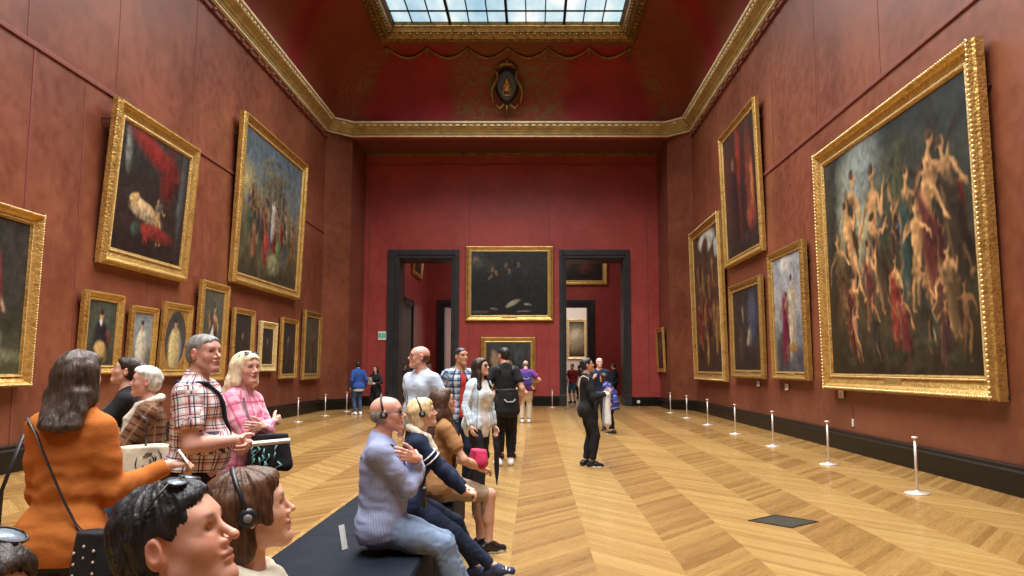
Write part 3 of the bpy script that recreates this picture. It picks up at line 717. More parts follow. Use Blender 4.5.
# far wall
def p_storm(c):
    A = c.asp; c.grad([(0, (.012, .012, .010)), (.4, (.012, .014, .017)), (.7, (.020, .024, .026)), (1, (.026, .032, .034))])
    c.blob(.06 * A, .86, .05, .055, (.36, .29, .14)); c.blob(.1 * A, .8, .2, .1, (.06, .065, .055), -30, .8)
    for u, v in ((.28, .72), (.33, .66), (.45, .78), (.50, .70), (.25, .60), (.62, .78)): c.blob(u * A, v, .025, .045, (.15, .11, .06), c.rng.uniform(-40, 40))
    c.blob(.55 * A, .19, .12, .035, (.30, .28, .2), 22); c.blob(.74 * A, .17, .06, .012, (.3, .3, .26), -8); c.blob(.70 * A, .06, .1, .012, (.2, .2, .17)); c.blob(.3 * A, .10, .06, .014, (.18, .15, .1)); c.blob(.12 * A, .05, .14, .02, (.08, .08, .07))
painting('large dark stormy painting centred high between the two tall doorways', 3.66, 3.15, p_storm, 'E', -1.02, 3.48, .6, .26, .12, 'gilt', 110, True)
def p_land(c):
    A = c.asp; c.grad([(0, (.03, .022, .012)), (.5, (.035, .035, .025)), (1, (.04, .05, .055))]); c.blob(.22 * A, .5, .10, .3, (.30, .2, .11), 12); c.blob(.6 * A, .4, .2, .25, (.02, .02, .02)); c.blob(.75 * A, .65, .12, .2, (.05, .06, .08))
painting('wide landscape in a gilt frame low between the doorways, behind the purple-shirted man', 2.28, 2.18, p_land, 'E', -1.06, .65, .8, .24, .12, 'gilt', 60)
# glimpsed in the next room
painting('wide gilt-framed picture seen through the top of the right doorway', 4.4, 2.6, p_dark([(.35, .4, .3, .12, (.16, .08, .05), 0), (.75, .35, .2, .15, (.12, .03, .02), 0), (.15, .5, .1, .1, (.2, .18, .14), 0)]), 'N', 2.05, 6.3, 3., .3, .15, 'gilt', 60)
t = painting('gilt-framed picture high on the next room wall, seen through the left doorway', 3.0, 2.2, p_dark([(.5, .5, .3, .2, (.2, .18, .13), 0), (.3, .35, .15, .1, (.12, .06, .04), 0)]), 'N', 0, 6.3, 4., .26, .15, 'gilt', 50)
t.location = (N0 + .02, 41.2, 6.25); t.rotation_euler = (R(4), 0, R(90))
t = painting('pale framed picture on the cream wall beyond the second right doorway', 1.5, 3.0, p_dark([(.5, .5, .4, .35, (.3, .24, .14), 0), (.5, .6, .15, .15, (.45, .4, .3), 0)]), 'N', 0, 1.2, 0., .2, .1, 'pale', 40, wires=False)
t.location = (3.2, 59.98, 2.2); t.rotation_euler = (0, 0, 0)

# captions on the wall, steel barrier posts, floor grille, exit sign, sensors
for y, z, lab in ((21.35, 1.05, 'small white caption card under the dark painting with the pale streak'), (18.95, 1.02, 'small white caption card under the black-sided bright painting'), (15.6, .96, 'small white caption card at the far lower corner of the huge battle painting')):
    t = thing('caption_sign', lab, 'label', (XR - .004, y, z), R(-90), 'caption cards on the right wall')
    MB().box((-.12, -.02, .02), (.12, 0, .15)).build('holder', M['wood_side'], t, bevel=.003)
    o = MB().box((-.115, -.032, .015), (.115, -.020, .155)).build('card', M['card'], t)
    mb = MB()
    for k in range(5): mb.box((-.09, -.0335, .04 + .02 * k), (.09 - .03 * (k % 2), -.032, .046 + .02 * k))
    mb.build('text_lines', M['dark'], o)
def post(x, y, first=[]):
    if not first:
        t = thing('barrier_post', 'x', 'barrier post', (x, y, 0))
        MB().lathe([(.0, 0), (.15, 0), (.152, .008), (.14, .016), (.04, .026), (.03, .04)], 28).build('base', M['chrome'], t, smooth=True)
        MB().lathe([(.0, .03), (.017, .03), (.0165, .67), (0, .672)], 14).build('pole', M['chrome'], t, smooth=True)
        MB().lathe([(.0, .672), (.036, .674), (.040, .680), (.040, .692), (.036, .697), (0, .70)], 18).build('cap', M['chrome'], t, smooth=True)
        first.append(t); return t
    r = first[0].copy(); COL.objects.link(r); r.location = (x, y, 0)
    for ch in first[0].children: c = ch.copy(); COL.objects.link(c); c.parent = r
    return r
ords = ['nearest the camera', 'second from the camera', 'third from the camera', 'fourth from the camera', 'fifth from the camera', 'sixth from the camera', 'farthest from the camera']
for k in range(7): tag(post(4.75, 10.12 + 3 * k), 'slim steel barrier post along the right wall, ' + ords[k], 'barrier post', 'barrier posts along the right wall')
for (x, y), s in (((-6.8, 23.3), 'nearest the blonde woman'), ((-6.78, 26.25), 'middle of the three by the left pier'), ((-6.70, 28.9), 'closest to the couple in the left recess')):
    tag(post(x, y), 'slim steel barrier post along the left wall, ' + s, 'barrier post', 'barrier posts along the left wall')
tag(post(.72, 31.8), 'slim steel barrier post at the far wall between the small landscape and right doorway', 'barrier post')
t = thing('floor_grille', 'dark bronze ventilation grille set diamond-wise in the parquet', 'grille', (2.53, 8.32, 0), R(40))
MB().box((-.25, -.25, -.0), (-.225, .25, .006)).box((.225, -.25, 0), (.25, .25, .006)).box((-.225, -.25, 0), (.225, -.225, .006)).box((-.225, .225, 0), (.225, .25, .006)).build('rim', M['skirt'], t)
mb = MB()
for k in range(18): mb.box((-.225, -.222 + k * .025, .0005), (.225, -.207 + k * .025, .004))
mb.build('slats', M['grille'], t)
MB().box((-.225, -.225, -.0), (.225, .225, .001)).build('well', M['skirt'], t)
t = thing('exit_sign', 'small pale green emergency exit sign left of the left doorway', 'sign', (-6.29, YE, 2.72))
MB().box((-.17, -.045, -.02), (.17, 0, .34)).build('housing', M['white'], t, bevel=.008)
def lit(name, c, s):
    m, nt, b = new_mat(name); b.inputs['Base Color'].default_value = c4(c); b.inputs['Emission Color'].default_value = c4(c); b.inputs['Emission Strength'].default_value = s; return m
M['exit_green'] = lit('exit_green', (.03, .30, .17), .5)
MB().box((-.15, -.05, .08), (.15, -.044, .26)).build('face', M['exit_green'], t)
mb = MB()      # running figure and arrow
mb.ball((-.02, -.052, .235), .016, 8, 5, (1, .3, 1)); mb.tube([(-.02, -.052, .215), (-.035, -.052, .165)], .012, 6); mb.tube([(-.035, -.052, .165), (.0, -.052, .135), (-.01, -.052, .10)], .008, 6); mb.tube([(-.035, -.052, .165), (-.06, -.052, .13), (-.09, -.052, .125)], .008, 6); mb.tube([(-.02, -.052, .205), (.02, -.052, .19)], .006, 6); mb.tube([(-.02, -.052, .205), (-.06, -.052, .19), (-.065, -.052, .165)], .006, 6)
mb.box((.05, -.053, .16), (.12, -.05, .175)); mb.add([(.05, -.053, .145), (.05, -.053, .19), (.025, -.053, .1675)], [(0, 1, 2)])
mb.build('pictogram', M['white'], t)
t = thing('socket_box', 'tiny white box fixed on the far skirting right of the right doorway', 'socket', (4.28, YE - .11, .16))
MB().box((-.06, -.06, -.05), (.06, 0, .07)).build('body', M['white'], t, bevel=.01); MB().box((-.03, -.064, -.02), (.03, -.058, .04)).build('plate', M['card'], t)
t = thing('wall_sensor', 'small white sensor stick on the right wall below the battle painting', 'sensor', (XR, 15.1, .46), R(-90))
MB().box((-.02, -.035, 0), (.02, 0, .14)).build('body', M['white'], t, bevel=.008); MB().tube([(0, -.015, .14), (0, -.015, .42)], .004, 6).build('cable', M['dark'], t)

# ------------------------------------------------------------------ benches
def bench(x0, x1, y0, y1, label, mods):
    t = thing('bench', label, 'bench', ((x0 + x1) / 2, (y0 + y1) / 2, 0)); w, l = (x1 - x0) / 2, (y1 - y0) / 2
    MB().box((-w + .12, -l + .12, .0), (w - .12, l - .12, .08)).build('plinth', M['dark'], t)
    for k in range(mods):
        a = -l + 2 * l * k / mods; b = -l + 2 * l * (k + 1) / mods - .006
        MB().box((-w, a, .06), (w, b, .412)).build('cushion', M['leather'], t, bevel=.025)
    return t
bench(-1.6, -.68, 4.38, 8.1, 'long black padded bench carrying three seated visitors', 3)
# ------------------------------------------------------------------ figures: signed-distance bodies meshed on a graded grid
def A3(*v): return np.array(v, float)
def unit(v): v = np.asarray(v, float); return v / max(1e-9, np.linalg.norm(v))
def rotm(yaw=0., pitch=0., roll=0.):
    """yaw about z (left +), pitch about x (nose up +), roll about y"""
    return np.array(Matrix.Rotation(R(yaw), 3, 'Z') @ Matrix.Rotation(R(pitch), 3, 'X') @ Matrix.Rotation(R(roll), 3, 'Y'))

class Cone:
    def __init__(s, a, b, ra, rb, tag=0): s.a, s.b, s.ra, s.rb, s.tag = np.asarray(a, float), np.asarray(b, float), ra, rb, tag
    def box(s): r = A3(1, 1, 1); return np.minimum(s.a - r * s.ra, s.b - r * s.rb), np.maximum(s.a + r * s.ra, s.b + r * s.rb)
    def d(s, X, Y, Z):
        ab = s.b - s.a; l2 = max(1e-9, ab @ ab)
        px, py, pz = X - s.a[0], Y - s.a[1], Z - s.a[2]
        t = np.clip((px * ab[0] + py * ab[1] + pz * ab[2]) / l2, 0, 1)
        return np.sqrt((px - t * ab[0]) ** 2 + (py - t * ab[1]) ** 2 + (pz - t * ab[2]) ** 2) - (s.ra + (s.rb - s.ra) * t)
    def grow(s, g): return Cone(s.a, s.b, s.ra + g, s.rb + g, s.tag)
class Ell:
    def __init__(s, c, r, m=None, tag=0): s.c, s.r, s.m, s.tag = np.asarray(c, float), np.asarray(r, float), (np.eye(3) if m is None else np.asarray(m)), tag
    def box(s): e = np.sqrt(((s.m * s.r[None, :]) ** 2).sum(1)); return s.c - e, s.c + e
    def d(s, X, Y, Z):
        px, py, pz = X - s.c[0], Y - s.c[1], Z - s.c[2]; k0 = k1 = 0
        for i in range(3):
            q = px * s.m[0, i] + py * s.m[1, i] + pz * s.m[2, i]
            k0 = k0 + (q / s.r[i]) ** 2; k1 = k1 + (q / s.r[i] ** 2) ** 2
        k0 = np.sqrt(k0); return k0 * (k0 - 1) / np.maximum(np.sqrt(k1), 1e-6)
    def grow(s, g): return Ell(s.c, s.r + g, s.m, s.tag)
class Half:
    """half space n.(p-c) < 0 is kept"""
    def __init__(s, c, n): s.c, s.n = np.asarray(c, float), unit(n)
    def d(s, X, Y, Z): return (X - s.c[0]) * s.n[0] + (Y - s.c[1]) * s.n[1] + (Z - s.c[2]) * s.n[2]
class Grp:
    """prims blended with radius k; cuts = shapes taken away; halves = planes that limit it"""
    def __init__(s, prims, k=.02, cuts=(), halves=(), kc=.008): s.prims, s.k, s.cuts, s.halves, s.kc = list(prims), k, list(cuts), list(halves), kc
    def box(s):
        b = [p.box() for p in s.prims]; return np.min([x[0] for x in b], 0), np.max([x[1] for x in b], 0)
def smin(a, b, k):
    if k <= 0: return np.minimum(a, b)
    h = np.maximum(k - np.abs(a - b), 0) / k; return np.minimum(a, b) - h * h * k * .25
BIG = .5
def eval_field(groups, kk, axes):
    xs, ys, zs = axes; F = np.full((len(xs), len(ys), len(zs)), BIG, np.float32)
    def rng(lo, hi, pad):
        s = []
        for ax, l, h in zip(axes, lo, hi):
            i, j = np.searchsorted(ax, l - pad), np.searchsorted(ax, h + pad); s.append((max(0, i - 1), min(len(ax), j + 1)))
        return s
    for g in groups:
        lo, hi = g.box(); pad = .03 + max(kk, g.k); r = rng(lo, hi, pad)
        (x0, x1), (y0, y1), (z0, z1) = r
        if x1 <= x0 or y1 <= y0 or z1 <= z0: continue
        G = np.full((x1 - x0, y1 - y0, z1 - z0), BIG, np.float32)
        for p in g.prims:
            l, h = p.box(); (a0, a1), (b0, b1), (c0, c1) = rng(l, h, .02 + g.k)
            if a1 <= a0 or b1 <= b0 or c1 <= c0: continue
            X, Y, Z = xs[a0:a1, None, None], ys[None, b0:b1, None], zs[None, None, c0:c1]
            sl = (slice(a0 - x0, a1 - x0), slice(b0 - y0, b1 - y0), slice(c0 - z0, c1 - z0))
            if any(q.start < 0 for q in sl): 
                continue
            G[sl] = smin(G[sl], p.d(X, Y, Z).astype(np.float32), g.k)
        X, Y, Z = xs[x0:x1, None, None], ys[None, y0:y1, None], zs[None, None, z0:z1]
        for c in g.cuts: G = -smin(-G, c.d(X, Y, Z).astype(np.float32), g.kc)
        for h in g.halves: G = np.maximum(G, h.d(X, Y, Z).astype(np.float32))
        S = F[x0:x1, y0:y1, z0:z1]; F[x0:x1, y0:y1, z0:z1] = smin(S, G, kk)
    return F
def surf_nets(F, axes):
    xs, ys, zs = axes; I = F < 0
    n = [a - 1 for a in F.shape]; cnt = np.zeros(n, np.int8)
    for dx in (0, 1):
        for dy in (0, 1):
            for dz in (0, 1): cnt += I[dx:dx + n[0], dy:dy + n[1], dz:dz + n[2]]
    act = np.argwhere((cnt > 0) & (cnt < 8)); vid = np.full(n, -1, np.int32); vid[act[:, 0], act[:, 1], act[:, 2]] = np.arange(len(act))
    i, j, k = act.T; f = {}; pos = np.zeros((len(act), 3)); w = np.zeros(len(act))
    for dx in (0, 1):
        for dy in (0, 1):
            for dz in (0, 1): f[dx, dy, dz] = F[i + dx, j + dy, k + dz].astype(float)
    ax = (xs, ys, zs); ijk = (i, j, k)
    for a in range(3):
        o = [b for b in range(3) if b != a]
        for u in (0, 1):
            for v in (0, 1):
                c0 = [0, 0, 0]; c0[o[0]] = u; c0[o[1]] = v; c1 = list(c0); c1[a] = 1
                f0, f1 = f[tuple(c0)], f[tuple(c1)]; m = (f0 < 0) != (f1 < 0); t = np.where(m, f0 / np.where(m, f0 - f1, 1), 0)
                p = np.zeros((len(act), 3)); p[:, o[0]] = ax[o[0]][ijk[o[0]] + u]; p[:, o[1]] = ax[o[1]][ijk[o[1]] + v]
                p[:, a] = ax[a][ijk[a]] * (1 - t) + ax[a][ijk[a] + 1] * t
                pos += p * m[:, None]; w += m
    pos /= w[:, None]; quads = []
    for a in range(3):
        o1, o2 = (a + 1) % 3, (a + 2) % 3
        s0 = [slice(1, -1)] * 3; s1 = [slice(1, -1)] * 3; s0[a] = slice(0, -1); s1[a] = slice(1, None)
        A, B = I[tuple(s0)], I[tuple(s1)]; e = np.argwhere(A != B); 
        if not len(e): continue
        inside = A[e[:, 0], e[:, 1], e[:, 2]]; b = e + 1; b[:, a] -= 1
        def vv(d1, d2): q = b.copy(); q[:, o1] -= d1; q[:, o2] -= d2; return vid[q[:, 0], q[:, 1], q[:, 2]]
        q = np.stack([vv(1, 1), vv(0, 1), vv(0, 0), vv(1, 0)], 1); q[~inside] = q[~inside][:, ::-1]; quads.append(q)
    return pos, np.concatenate(quads)
def graded(lo, hi, coarse, fines):
    out = [lo]; x = lo
    while x < hi:
        h = coarse
        for a, b, s in fines:
            if a <= x < b: h = min(h, s)
            elif x < a and x + h > a: h = min(h, max(s, a - x))
        x += h; out.append(x)
    return np.array(out)
def mesh_groups(groups, kk, coarse, fines=()):
    """fines: list of (lo, hi, step) boxes"""
    b = [g.box() for g in groups]; lo = np.min([x[0] for x in b], 0) - 2.5 * coarse; hi = np.max([x[1] for x in b], 0) + 2.5 * coarse
    axes = [graded(lo[a], hi[a], coarse, [(l[a], h[a], s) for l, h, s in fines]) for a in range(3)]
    F = eval_field(groups, kk, axes); return surf_nets(F, axes)
def vnormals(co, q):
    n = np.cross(co[q[:, 2]] - co[q[:, 0]], co[q[:, 3]] - co[q[:, 1]]); out = np.zeros_like(co)
    for k in range(4): np.add.at(out, q[:, k], n)
    return out / np.maximum(np.linalg.norm(out, axis=1), 1e-9)[:, None]
def relax(co, q, it=1, lam=.5):
    for _ in range(it):
        s = np.zeros_like(co); c = np.zeros(len(co))
        for k in range(4):
            np.add.at(s, q[:, k], co[q[:, (k + 1) % 4]] + co[q[:, (k - 1) % 4]]); np.add.at(c, q[:, k], 2)
        co = co + lam * (s / np.maximum(c, 1)[:, None] - co)
    return co
def put(name, co, q, mat, parent, col=None, uv=None, label=None):
    me = np_mesh(name, co, q); me.materials.append(mat)
    if col is not None:
        a = me.color_attributes.new('Col', 'FLOAT_COLOR', 'POINT'); a.data.foreach_set('color', np.concatenate([col, np.ones((len(co), 1))], 1).astype(np.float32).ravel())
    if uv is not None:
        a = me.attributes.new('cloth', 'FLOAT_VECTOR', 'POINT'); a.data.foreach_set('vector', uv.astype(np.float32).ravel())
    o = bpy.data.objects.new(name, me); COL.objects.link(o); o.parent = parent
    if label: o['label'] = label
    return o

# ---- materials for people
def skin_mat():
    m, nt, b = new_mat('skin')
    a = node(nt, 'ShaderNodeAttribute', attribute_name='Col')
    v = noise_n(nt, 40, 4); c = mix_n(nt, math_n(nt, 'MULTIPLY', v, .22), a.outputs['Color'], (.45, .12, .08))
    nt.links.new(c, b.inputs['Base Color']); b.inputs['Roughness'].default_value = .48
    b.inputs['Subsurface Weight'].default_value = .08; b.inputs['Subsurface Radius'].default_value = (.012, .004, .002); b.inputs['Subsurface Scale'].default_value = 1.
    bump_n(nt, b, noise_n(nt, 220, 3), .06, .003); return m
M['skin'] = skin_mat()
def hair_mat(name, c1, c2, sc=1.):
    m, nt, b = new_mat(name)
    n = noise_n(nt, 55 * sc, 4, .6, stretch=(1, 1, .14)); n2 = noise_n(nt, 160 * sc, 3, .6, stretch=(1, 1, .10))
    f = math_n(nt, 'ADD', math_n(nt, 'MULTIPLY', n, .6), math_n(nt, 'MULTIPLY', n2, .4))
    nt.links.new(ramp_n(nt, f, [(.36, c1), (.62, c2)]), b.inputs['Base Color']); b.inputs['Roughness'].default_value = .42
    b.inputs['Specular IOR Level'].default_value = .28; bump_n(nt, b, f, .8, .006); return m
def cloth_mat(name, col, rough=.85, var=.12, weave=0., stripes=None, sheen=.1):
    """stripes: list of (axis 0/1, period, offset, width, colour, strength) laid over the cloth's own u/v"""
    m, nt, b = new_mat(name)
    a = node(nt, 'ShaderNodeAttribute', attribute_name='cloth'); sp = nt.nodes.new('ShaderNodeSeparateXYZ'); nt.links.new(a.outputs['Vector'], sp.inputs[0])
    n = noise_n(nt, 12, 4)
    c = ramp_n(nt, n, [(.3, tuple(x * (1 - var) for x in col)), (.7, tuple(min(1, x * (1 + var)) for x in col))])
    for ax, per, off, wd, sc, st in (stripes or []):
        f = math_n(nt, 'FRACT', math_n(nt, 'ADD', math_n(nt, 'DIVIDE', sp.outputs[ax], per), off + 50.))
        c = mix_n(nt, math_n(nt, 'MULTIPLY', math_n(nt, 'LESS_THAN', f, wd), st), c, sc)
    nt.links.new(c, b.inputs['Base Color']); b.inputs['Roughness'].default_value = rough; b.inputs['Specular IOR Level'].default_value = .25
    b.inputs['Sheen Weight'].default_value = 0.
    bump_n(nt, b, noise_n(nt, 26, 5, .6), .22, .02); return m
def gloss(name, c, r=.15): return plain(name, c, r, 0, .05)
M['lens'] = gloss('dark_lens', (.008, .006, .006), .08); M['frame_dark'] = gloss('glasses_frame', (.02, .014, .012), .3)
M['eye'] = None
def eye_mat():
    m, nt, b = new_mat('eyeball'); a = node(nt, 'ShaderNodeAttribute', attribute_name='Col'); nt.links.new(a.outputs['Color'], b.inputs['Base Color']); b.inputs['Roughness'].default_value = .15; return m
M['eye'] = eye_mat()
M['rubber'] = plain('shoe_sole', (.6, .58, .55), .7)
HAIR = {}
def hairm(key):
    if key not in HAIR:
        p = dict(black=((.004, .004, .005), (.030, .028, .030)), dark=((.008, .005, .004), (.045, .026, .018)), brown=((.022, .010, .006), (.11, .055, .03)), streak=((.018, .011, .008), (.10, .07, .055)),
                 chestnut=((.03, .013, .007), (.13, .06, .03)), blonde=((.42, .27, .11), (.80, .62, .36)), white=((.38, .35, .30), (.80, .76, .68)), grey=((.07, .065, .06), (.30, .28, .26)), pale=((.62, .48, .28), (.9, .78, .55)))[key]
        HAIR[key] = hair_mat('hair_' + key, *p)
    return HAIR[key]
CL = {}
def cloth(key, *a, **k):
    if key not in CL: CL[key] = cloth_mat(key, *a, **k)
    return CL[key]

# ---- skeleton
def two_bone(a, t, l1, l2, hint):
    d = t - a; L = np.linalg.norm(d); L = min(max(L, abs(l1 - l2) + .02), (l1 + l2) * .998); u = unit(d); t = a + u * L
    x = (l1 * l1 - l2 * l2 + L * L) / (2 * L); h = math.sqrt(max(0, l1 * l1 - x * x)); n = hint - (hint @ u) * u
    return a + u * x + unit(n) * h, t
def skeleton(P):
    s = P.get('H', 1.75) / 1.75; S = {}; fem = P.get('fem', False); S['s'] = s; S['fem'] = fem
    bulk = P.get('bulk', 1.); S['bulk'] = bulk
    sit = P.get('sit'); pel = A3(0, 0, (sit + .138) if sit else .935 * s) + A3(*P.get('pel', (0, 0, 0)))
    Rp = rotm(P.get('pyaw', 0), P.get('ppitch', -4 if not sit else 6), P.get('proll', 0)); Rc = rotm(P.get('cyaw', 0), P.get('cpitch', -3), P.get('croll', 0))
    S['pel'], S['Rp'], S['Rc'] = pel, Rp, Rc; S['waist'] = pel + Rp @ A3(0, 0, .14 * s)
    C = lambda x, y, z: S['waist'] + Rc @ (A3(x, y, z) * s); S['C'] = C
    sw = P.get('shw', 1.) * (.155 if fem else .178) * (1 + (bulk - 1) * .5); S['neck'] = C(0, -.015, .405)
    S['sh'] = {k: C(k * sw, -.01 + P.get('shfwd', 0), .325) for k in (-1, 1)}
    hp = P.get('head', (0, 0, 0)); Rh = rotm(*hp); S['Rh'] = Rh; hs = P.get('hs', 1.) * (s ** .5) * (.96 if fem else 1.); S['hs'] = hs
    S['hc'] = C(0, .0, .455) + Rh @ (A3(0, .028, .105) * hs)
    S['hip'] = {k: pel + Rp @ (A3(k * .088, 0, -.025) * s) for k in (-1, 1)}
    S['knee'], S['ank'], S['toe'] = {}, {}, {}
    for k, nm in ((-1, 'lf'), (1, 'rf')):
        f = P.get(nm, (k * .10, 0, 0, k * 12 * -1)); an = A3(f[0], f[1], f[2] + .085 * s); yaw = f[3] if len(f) > 3 else 0; pt = f[4] if len(f) > 4 else 0
        kn, an = two_bone(S['hip'][k], an, .425 * s, .42 * s, A3(*P.get('khint', (k * .12, 1, 0.1))))
        S['knee'][k], S['ank'][k], S['toe'][k] = kn, an, rotm(yaw, pt)
    S['elb'], S['wri'], S['hd'], S['hn'] = {}, {}, {}, {}; S['curl'] = {}
    for k, nm in ((-1, 'l'), (1, 'r')):
        h = P.get(nm + 'h', {}); sh = S['sh'][k]
        w = A3(*h['at']) if 'at' in h else sh + Rc @ (A3(k * .075, .05, -.50) * s)
        hint = A3(*h.get('hint', (k * .5, -1, -.1))); e, w = two_bone(sh, w, .295 * s, .262 * s, hint)
        S['elb'][k], S['wri'][k] = e, w; S['hd'][k] = unit(A3(*h['dir'])) if 'dir' in h else unit(w - e)
        n = A3(*h['n']) if 'n' in h else A3(-k, .15, 0); n = n - (n @ S['hd'][k]) * S['hd'][k]; S['hn'][k] = unit(n); S['curl'][k] = h.get('curl', (22, 30, 18))
    return S
def torso_prims(S, g=0.):
    s, b, fem, C, Rp, Rc, pel = S['s'], S['bulk'], S['fem'], S['C'], S['Rp'], S['Rc'], S['pel']
    P = lambda x, y, z: pel + Rp @ (A3(x, y, z) * s); e = lambda c, r, m, t=0: Ell(c, A3(*r) * s + g, m, t)
    bl = S.get('belly', 0.)
    out = [e(P(0, -.01, -.005), (.165 * b + .01 * fem, .112 * b, .12), Rp), e(P(.078, -.042, -.045), (.085 * b, .076, .092), Rp), e(P(-.078, -.042, -.045), (.085 * b, .076, .092), Rp),
           e(C(0, .0, .02), ((.128 if fem else .142) * b, .098 * b, .17), Rc), e(C(0, 0, .185), ((.132 if fem else .156) * b, (.098 if fem else .108) * b, .19), Rc), e(C(0, -.01, .275), ((.135 if fem else .165) * b, (.080 if fem else .090) * b, .10), Rc)]
    if bl: out.append(e(C(0, .05 + bl * .4, .0), (.13 * b, .08 + bl, .16), Rc))
    if fem:
        for k in (-1, 1): out.append(e(C(k * .066, .072, .195), (.058, .054, .064), Rc))
    else:
        for k in (-1, 1): out.append(e(C(k * .07, .06, .25), (.075, .05, .06), Rc))
    for k in (-1, 1): out.append(Cone(C(0, -.025, .415), S['sh'][k] * .8 + C(0, 0, .33) * .2, .040 * s + g, (.048 if fem else .058) * s + g))
    return out
def arm_prims(S, k, g=0., upper=True, fore=True, b=1.):
    s = S['s'] * (.82 if S['fem'] else 1.) * (1 + (S['bulk'] - 1) * .5); sh, el, wr = S['sh'][k], S['elb'][k], S['wri'][k]; out = []
    if upper: out += [Cone(sh, sh * .45 + el * .55, .061 * s + g, .052 * s + g, 1 + (k > 0)), Cone(sh * .5 + el * .5, el, .051 * s + g, .043 * s + g, 1 + (k > 0))]
    if fore: out += [Cone(el, el * .6 + wr * .4, .043 * s + g, .043 * s + g, 3 + (k > 0)), Cone(el * .65 + wr * .35, wr, .044 * s + g, .028 * s + g, 3 + (k > 0))]
    return out
def leg_prims(S, k, g=0., thigh=True, shank=True):
    s = S['s'] * (.97 if S['fem'] else 1.); b = 1 + (S['bulk'] - 1) * .7; hp, kn, an = S['hip'][k], S['knee'][k], S['ank'][k]; out = []
    if thigh: out += [Cone(hp, hp * .5 + kn * .5, .092 * s * b + g, .074 * s * b + g, 5 + (k > 0)), Cone(hp * .5 + kn * .5, kn, .074 * s * b + g, .055 * s + g, 5 + (k > 0))]
    if shank:
        bk = unit(np.cross(np.cross(an - kn, S['toe'][k] @ A3(0, 1, 0)), an - kn)) * -1
        bk = bk if (bk @ (S['toe'][k] @ A3(0, 1, 0))) < 0 else -bk
        out += [Cone(kn, an, .052 * s + g, .036 * s + g, 7 + (k > 0)), Cone(kn * .85 + an * .15 + bk * .012, kn * .5 + an * .5 + bk * .014, .046 * s + g, .047 * s + g, 7 + (k > 0))]
    return out
def foot_prims(S, k, g=0.):
    s = S['s'] * (.92 if S['fem'] else 1.); T = S['toe'][k]; a = S['ank'][k]; P = lambda x, y, z: a + T @ (A3(x, y, z) * s); z0 = -.085
    return [Cone(P(0, -.055, z0 + .040), P(0, .06, z0 + .042), .036 * s + g, .040 * s + g), Cone(P(-.016, .06, z0 + .036), P(-.01 * k - .008, .155, z0 + .026), .030 * s + g, .022 * s + g), Cone(P(.016, .06, z0 + .036), P(-.01 * k + .012, .150, z0 + .025), .030 * s + g, .022 * s + g),
            Cone(a, P(0, .05, z0 + .05), .038 * s + g, .036 * s + g), Cone(a, P(0, -.04, z0 + .045), .038 * s + g, .036 * s + g)]
def hand_prims(S, k):
    s = (S['s'] ** .7) * (.88 if S['fem'] else 1.); w, d, n = S['wri'][k], S['hd'][k], S['hn'][k]; t = np.cross(d, n) * (1 if k > 0 else -1)
    out = [Ell(w + d * .055 * s + n * .002, A3(.036, .050, .0145) * s, np.stack([t, d, n], 1)), Cone(w - d * .01, w + d * .03 * s, .026 * s, .023 * s)]
    offs = (.027, .009, -.009, -.026); lens = ((.042, .026, .021), (.047, .029, .023), (.043, .027, .022), (.034, .021, .019)); reach = (.088, .092, .088, .080); c = S['curl'][k]
    for i in range(4):
        K = w + d * reach[i] * s + t * offs[i] * s; out.append(Cone(w + d * .02 * s + t * offs[i] * .6 * s, K, .0135 * s, .0110 * s)); p = K; ang = 0; r = .0098 * s; sp = t * (.12 * offs[i] / .027)
        for j in range(3):
            ang += R(c[j] * (1 + .1 * i)); dd = unit(d * math.cos(ang) + n * math.sin(ang) + sp * math.cos(ang)); q = p + dd * lens[i][j] * s
            out.append(Cone(p, q, r, r * .90)); p = q; r *= .90
    b = w + d * .022 * s + t * .022 * s; m = b + unit(t * .75 + d * .62 + n * .35) * .044 * s; e = m + unit(t * .42 + d * .85 + n * .35) * .033 * s; f = e + unit(t * .2 + d * .9 + n * .4) * .026 * s
    out += [Cone(b, m, .0165 * s, .0125 * s), Cone(m, e, .0122 * s, .0105 * s), Cone(e, f, .0105 * s, .0085 * s)]
    return out
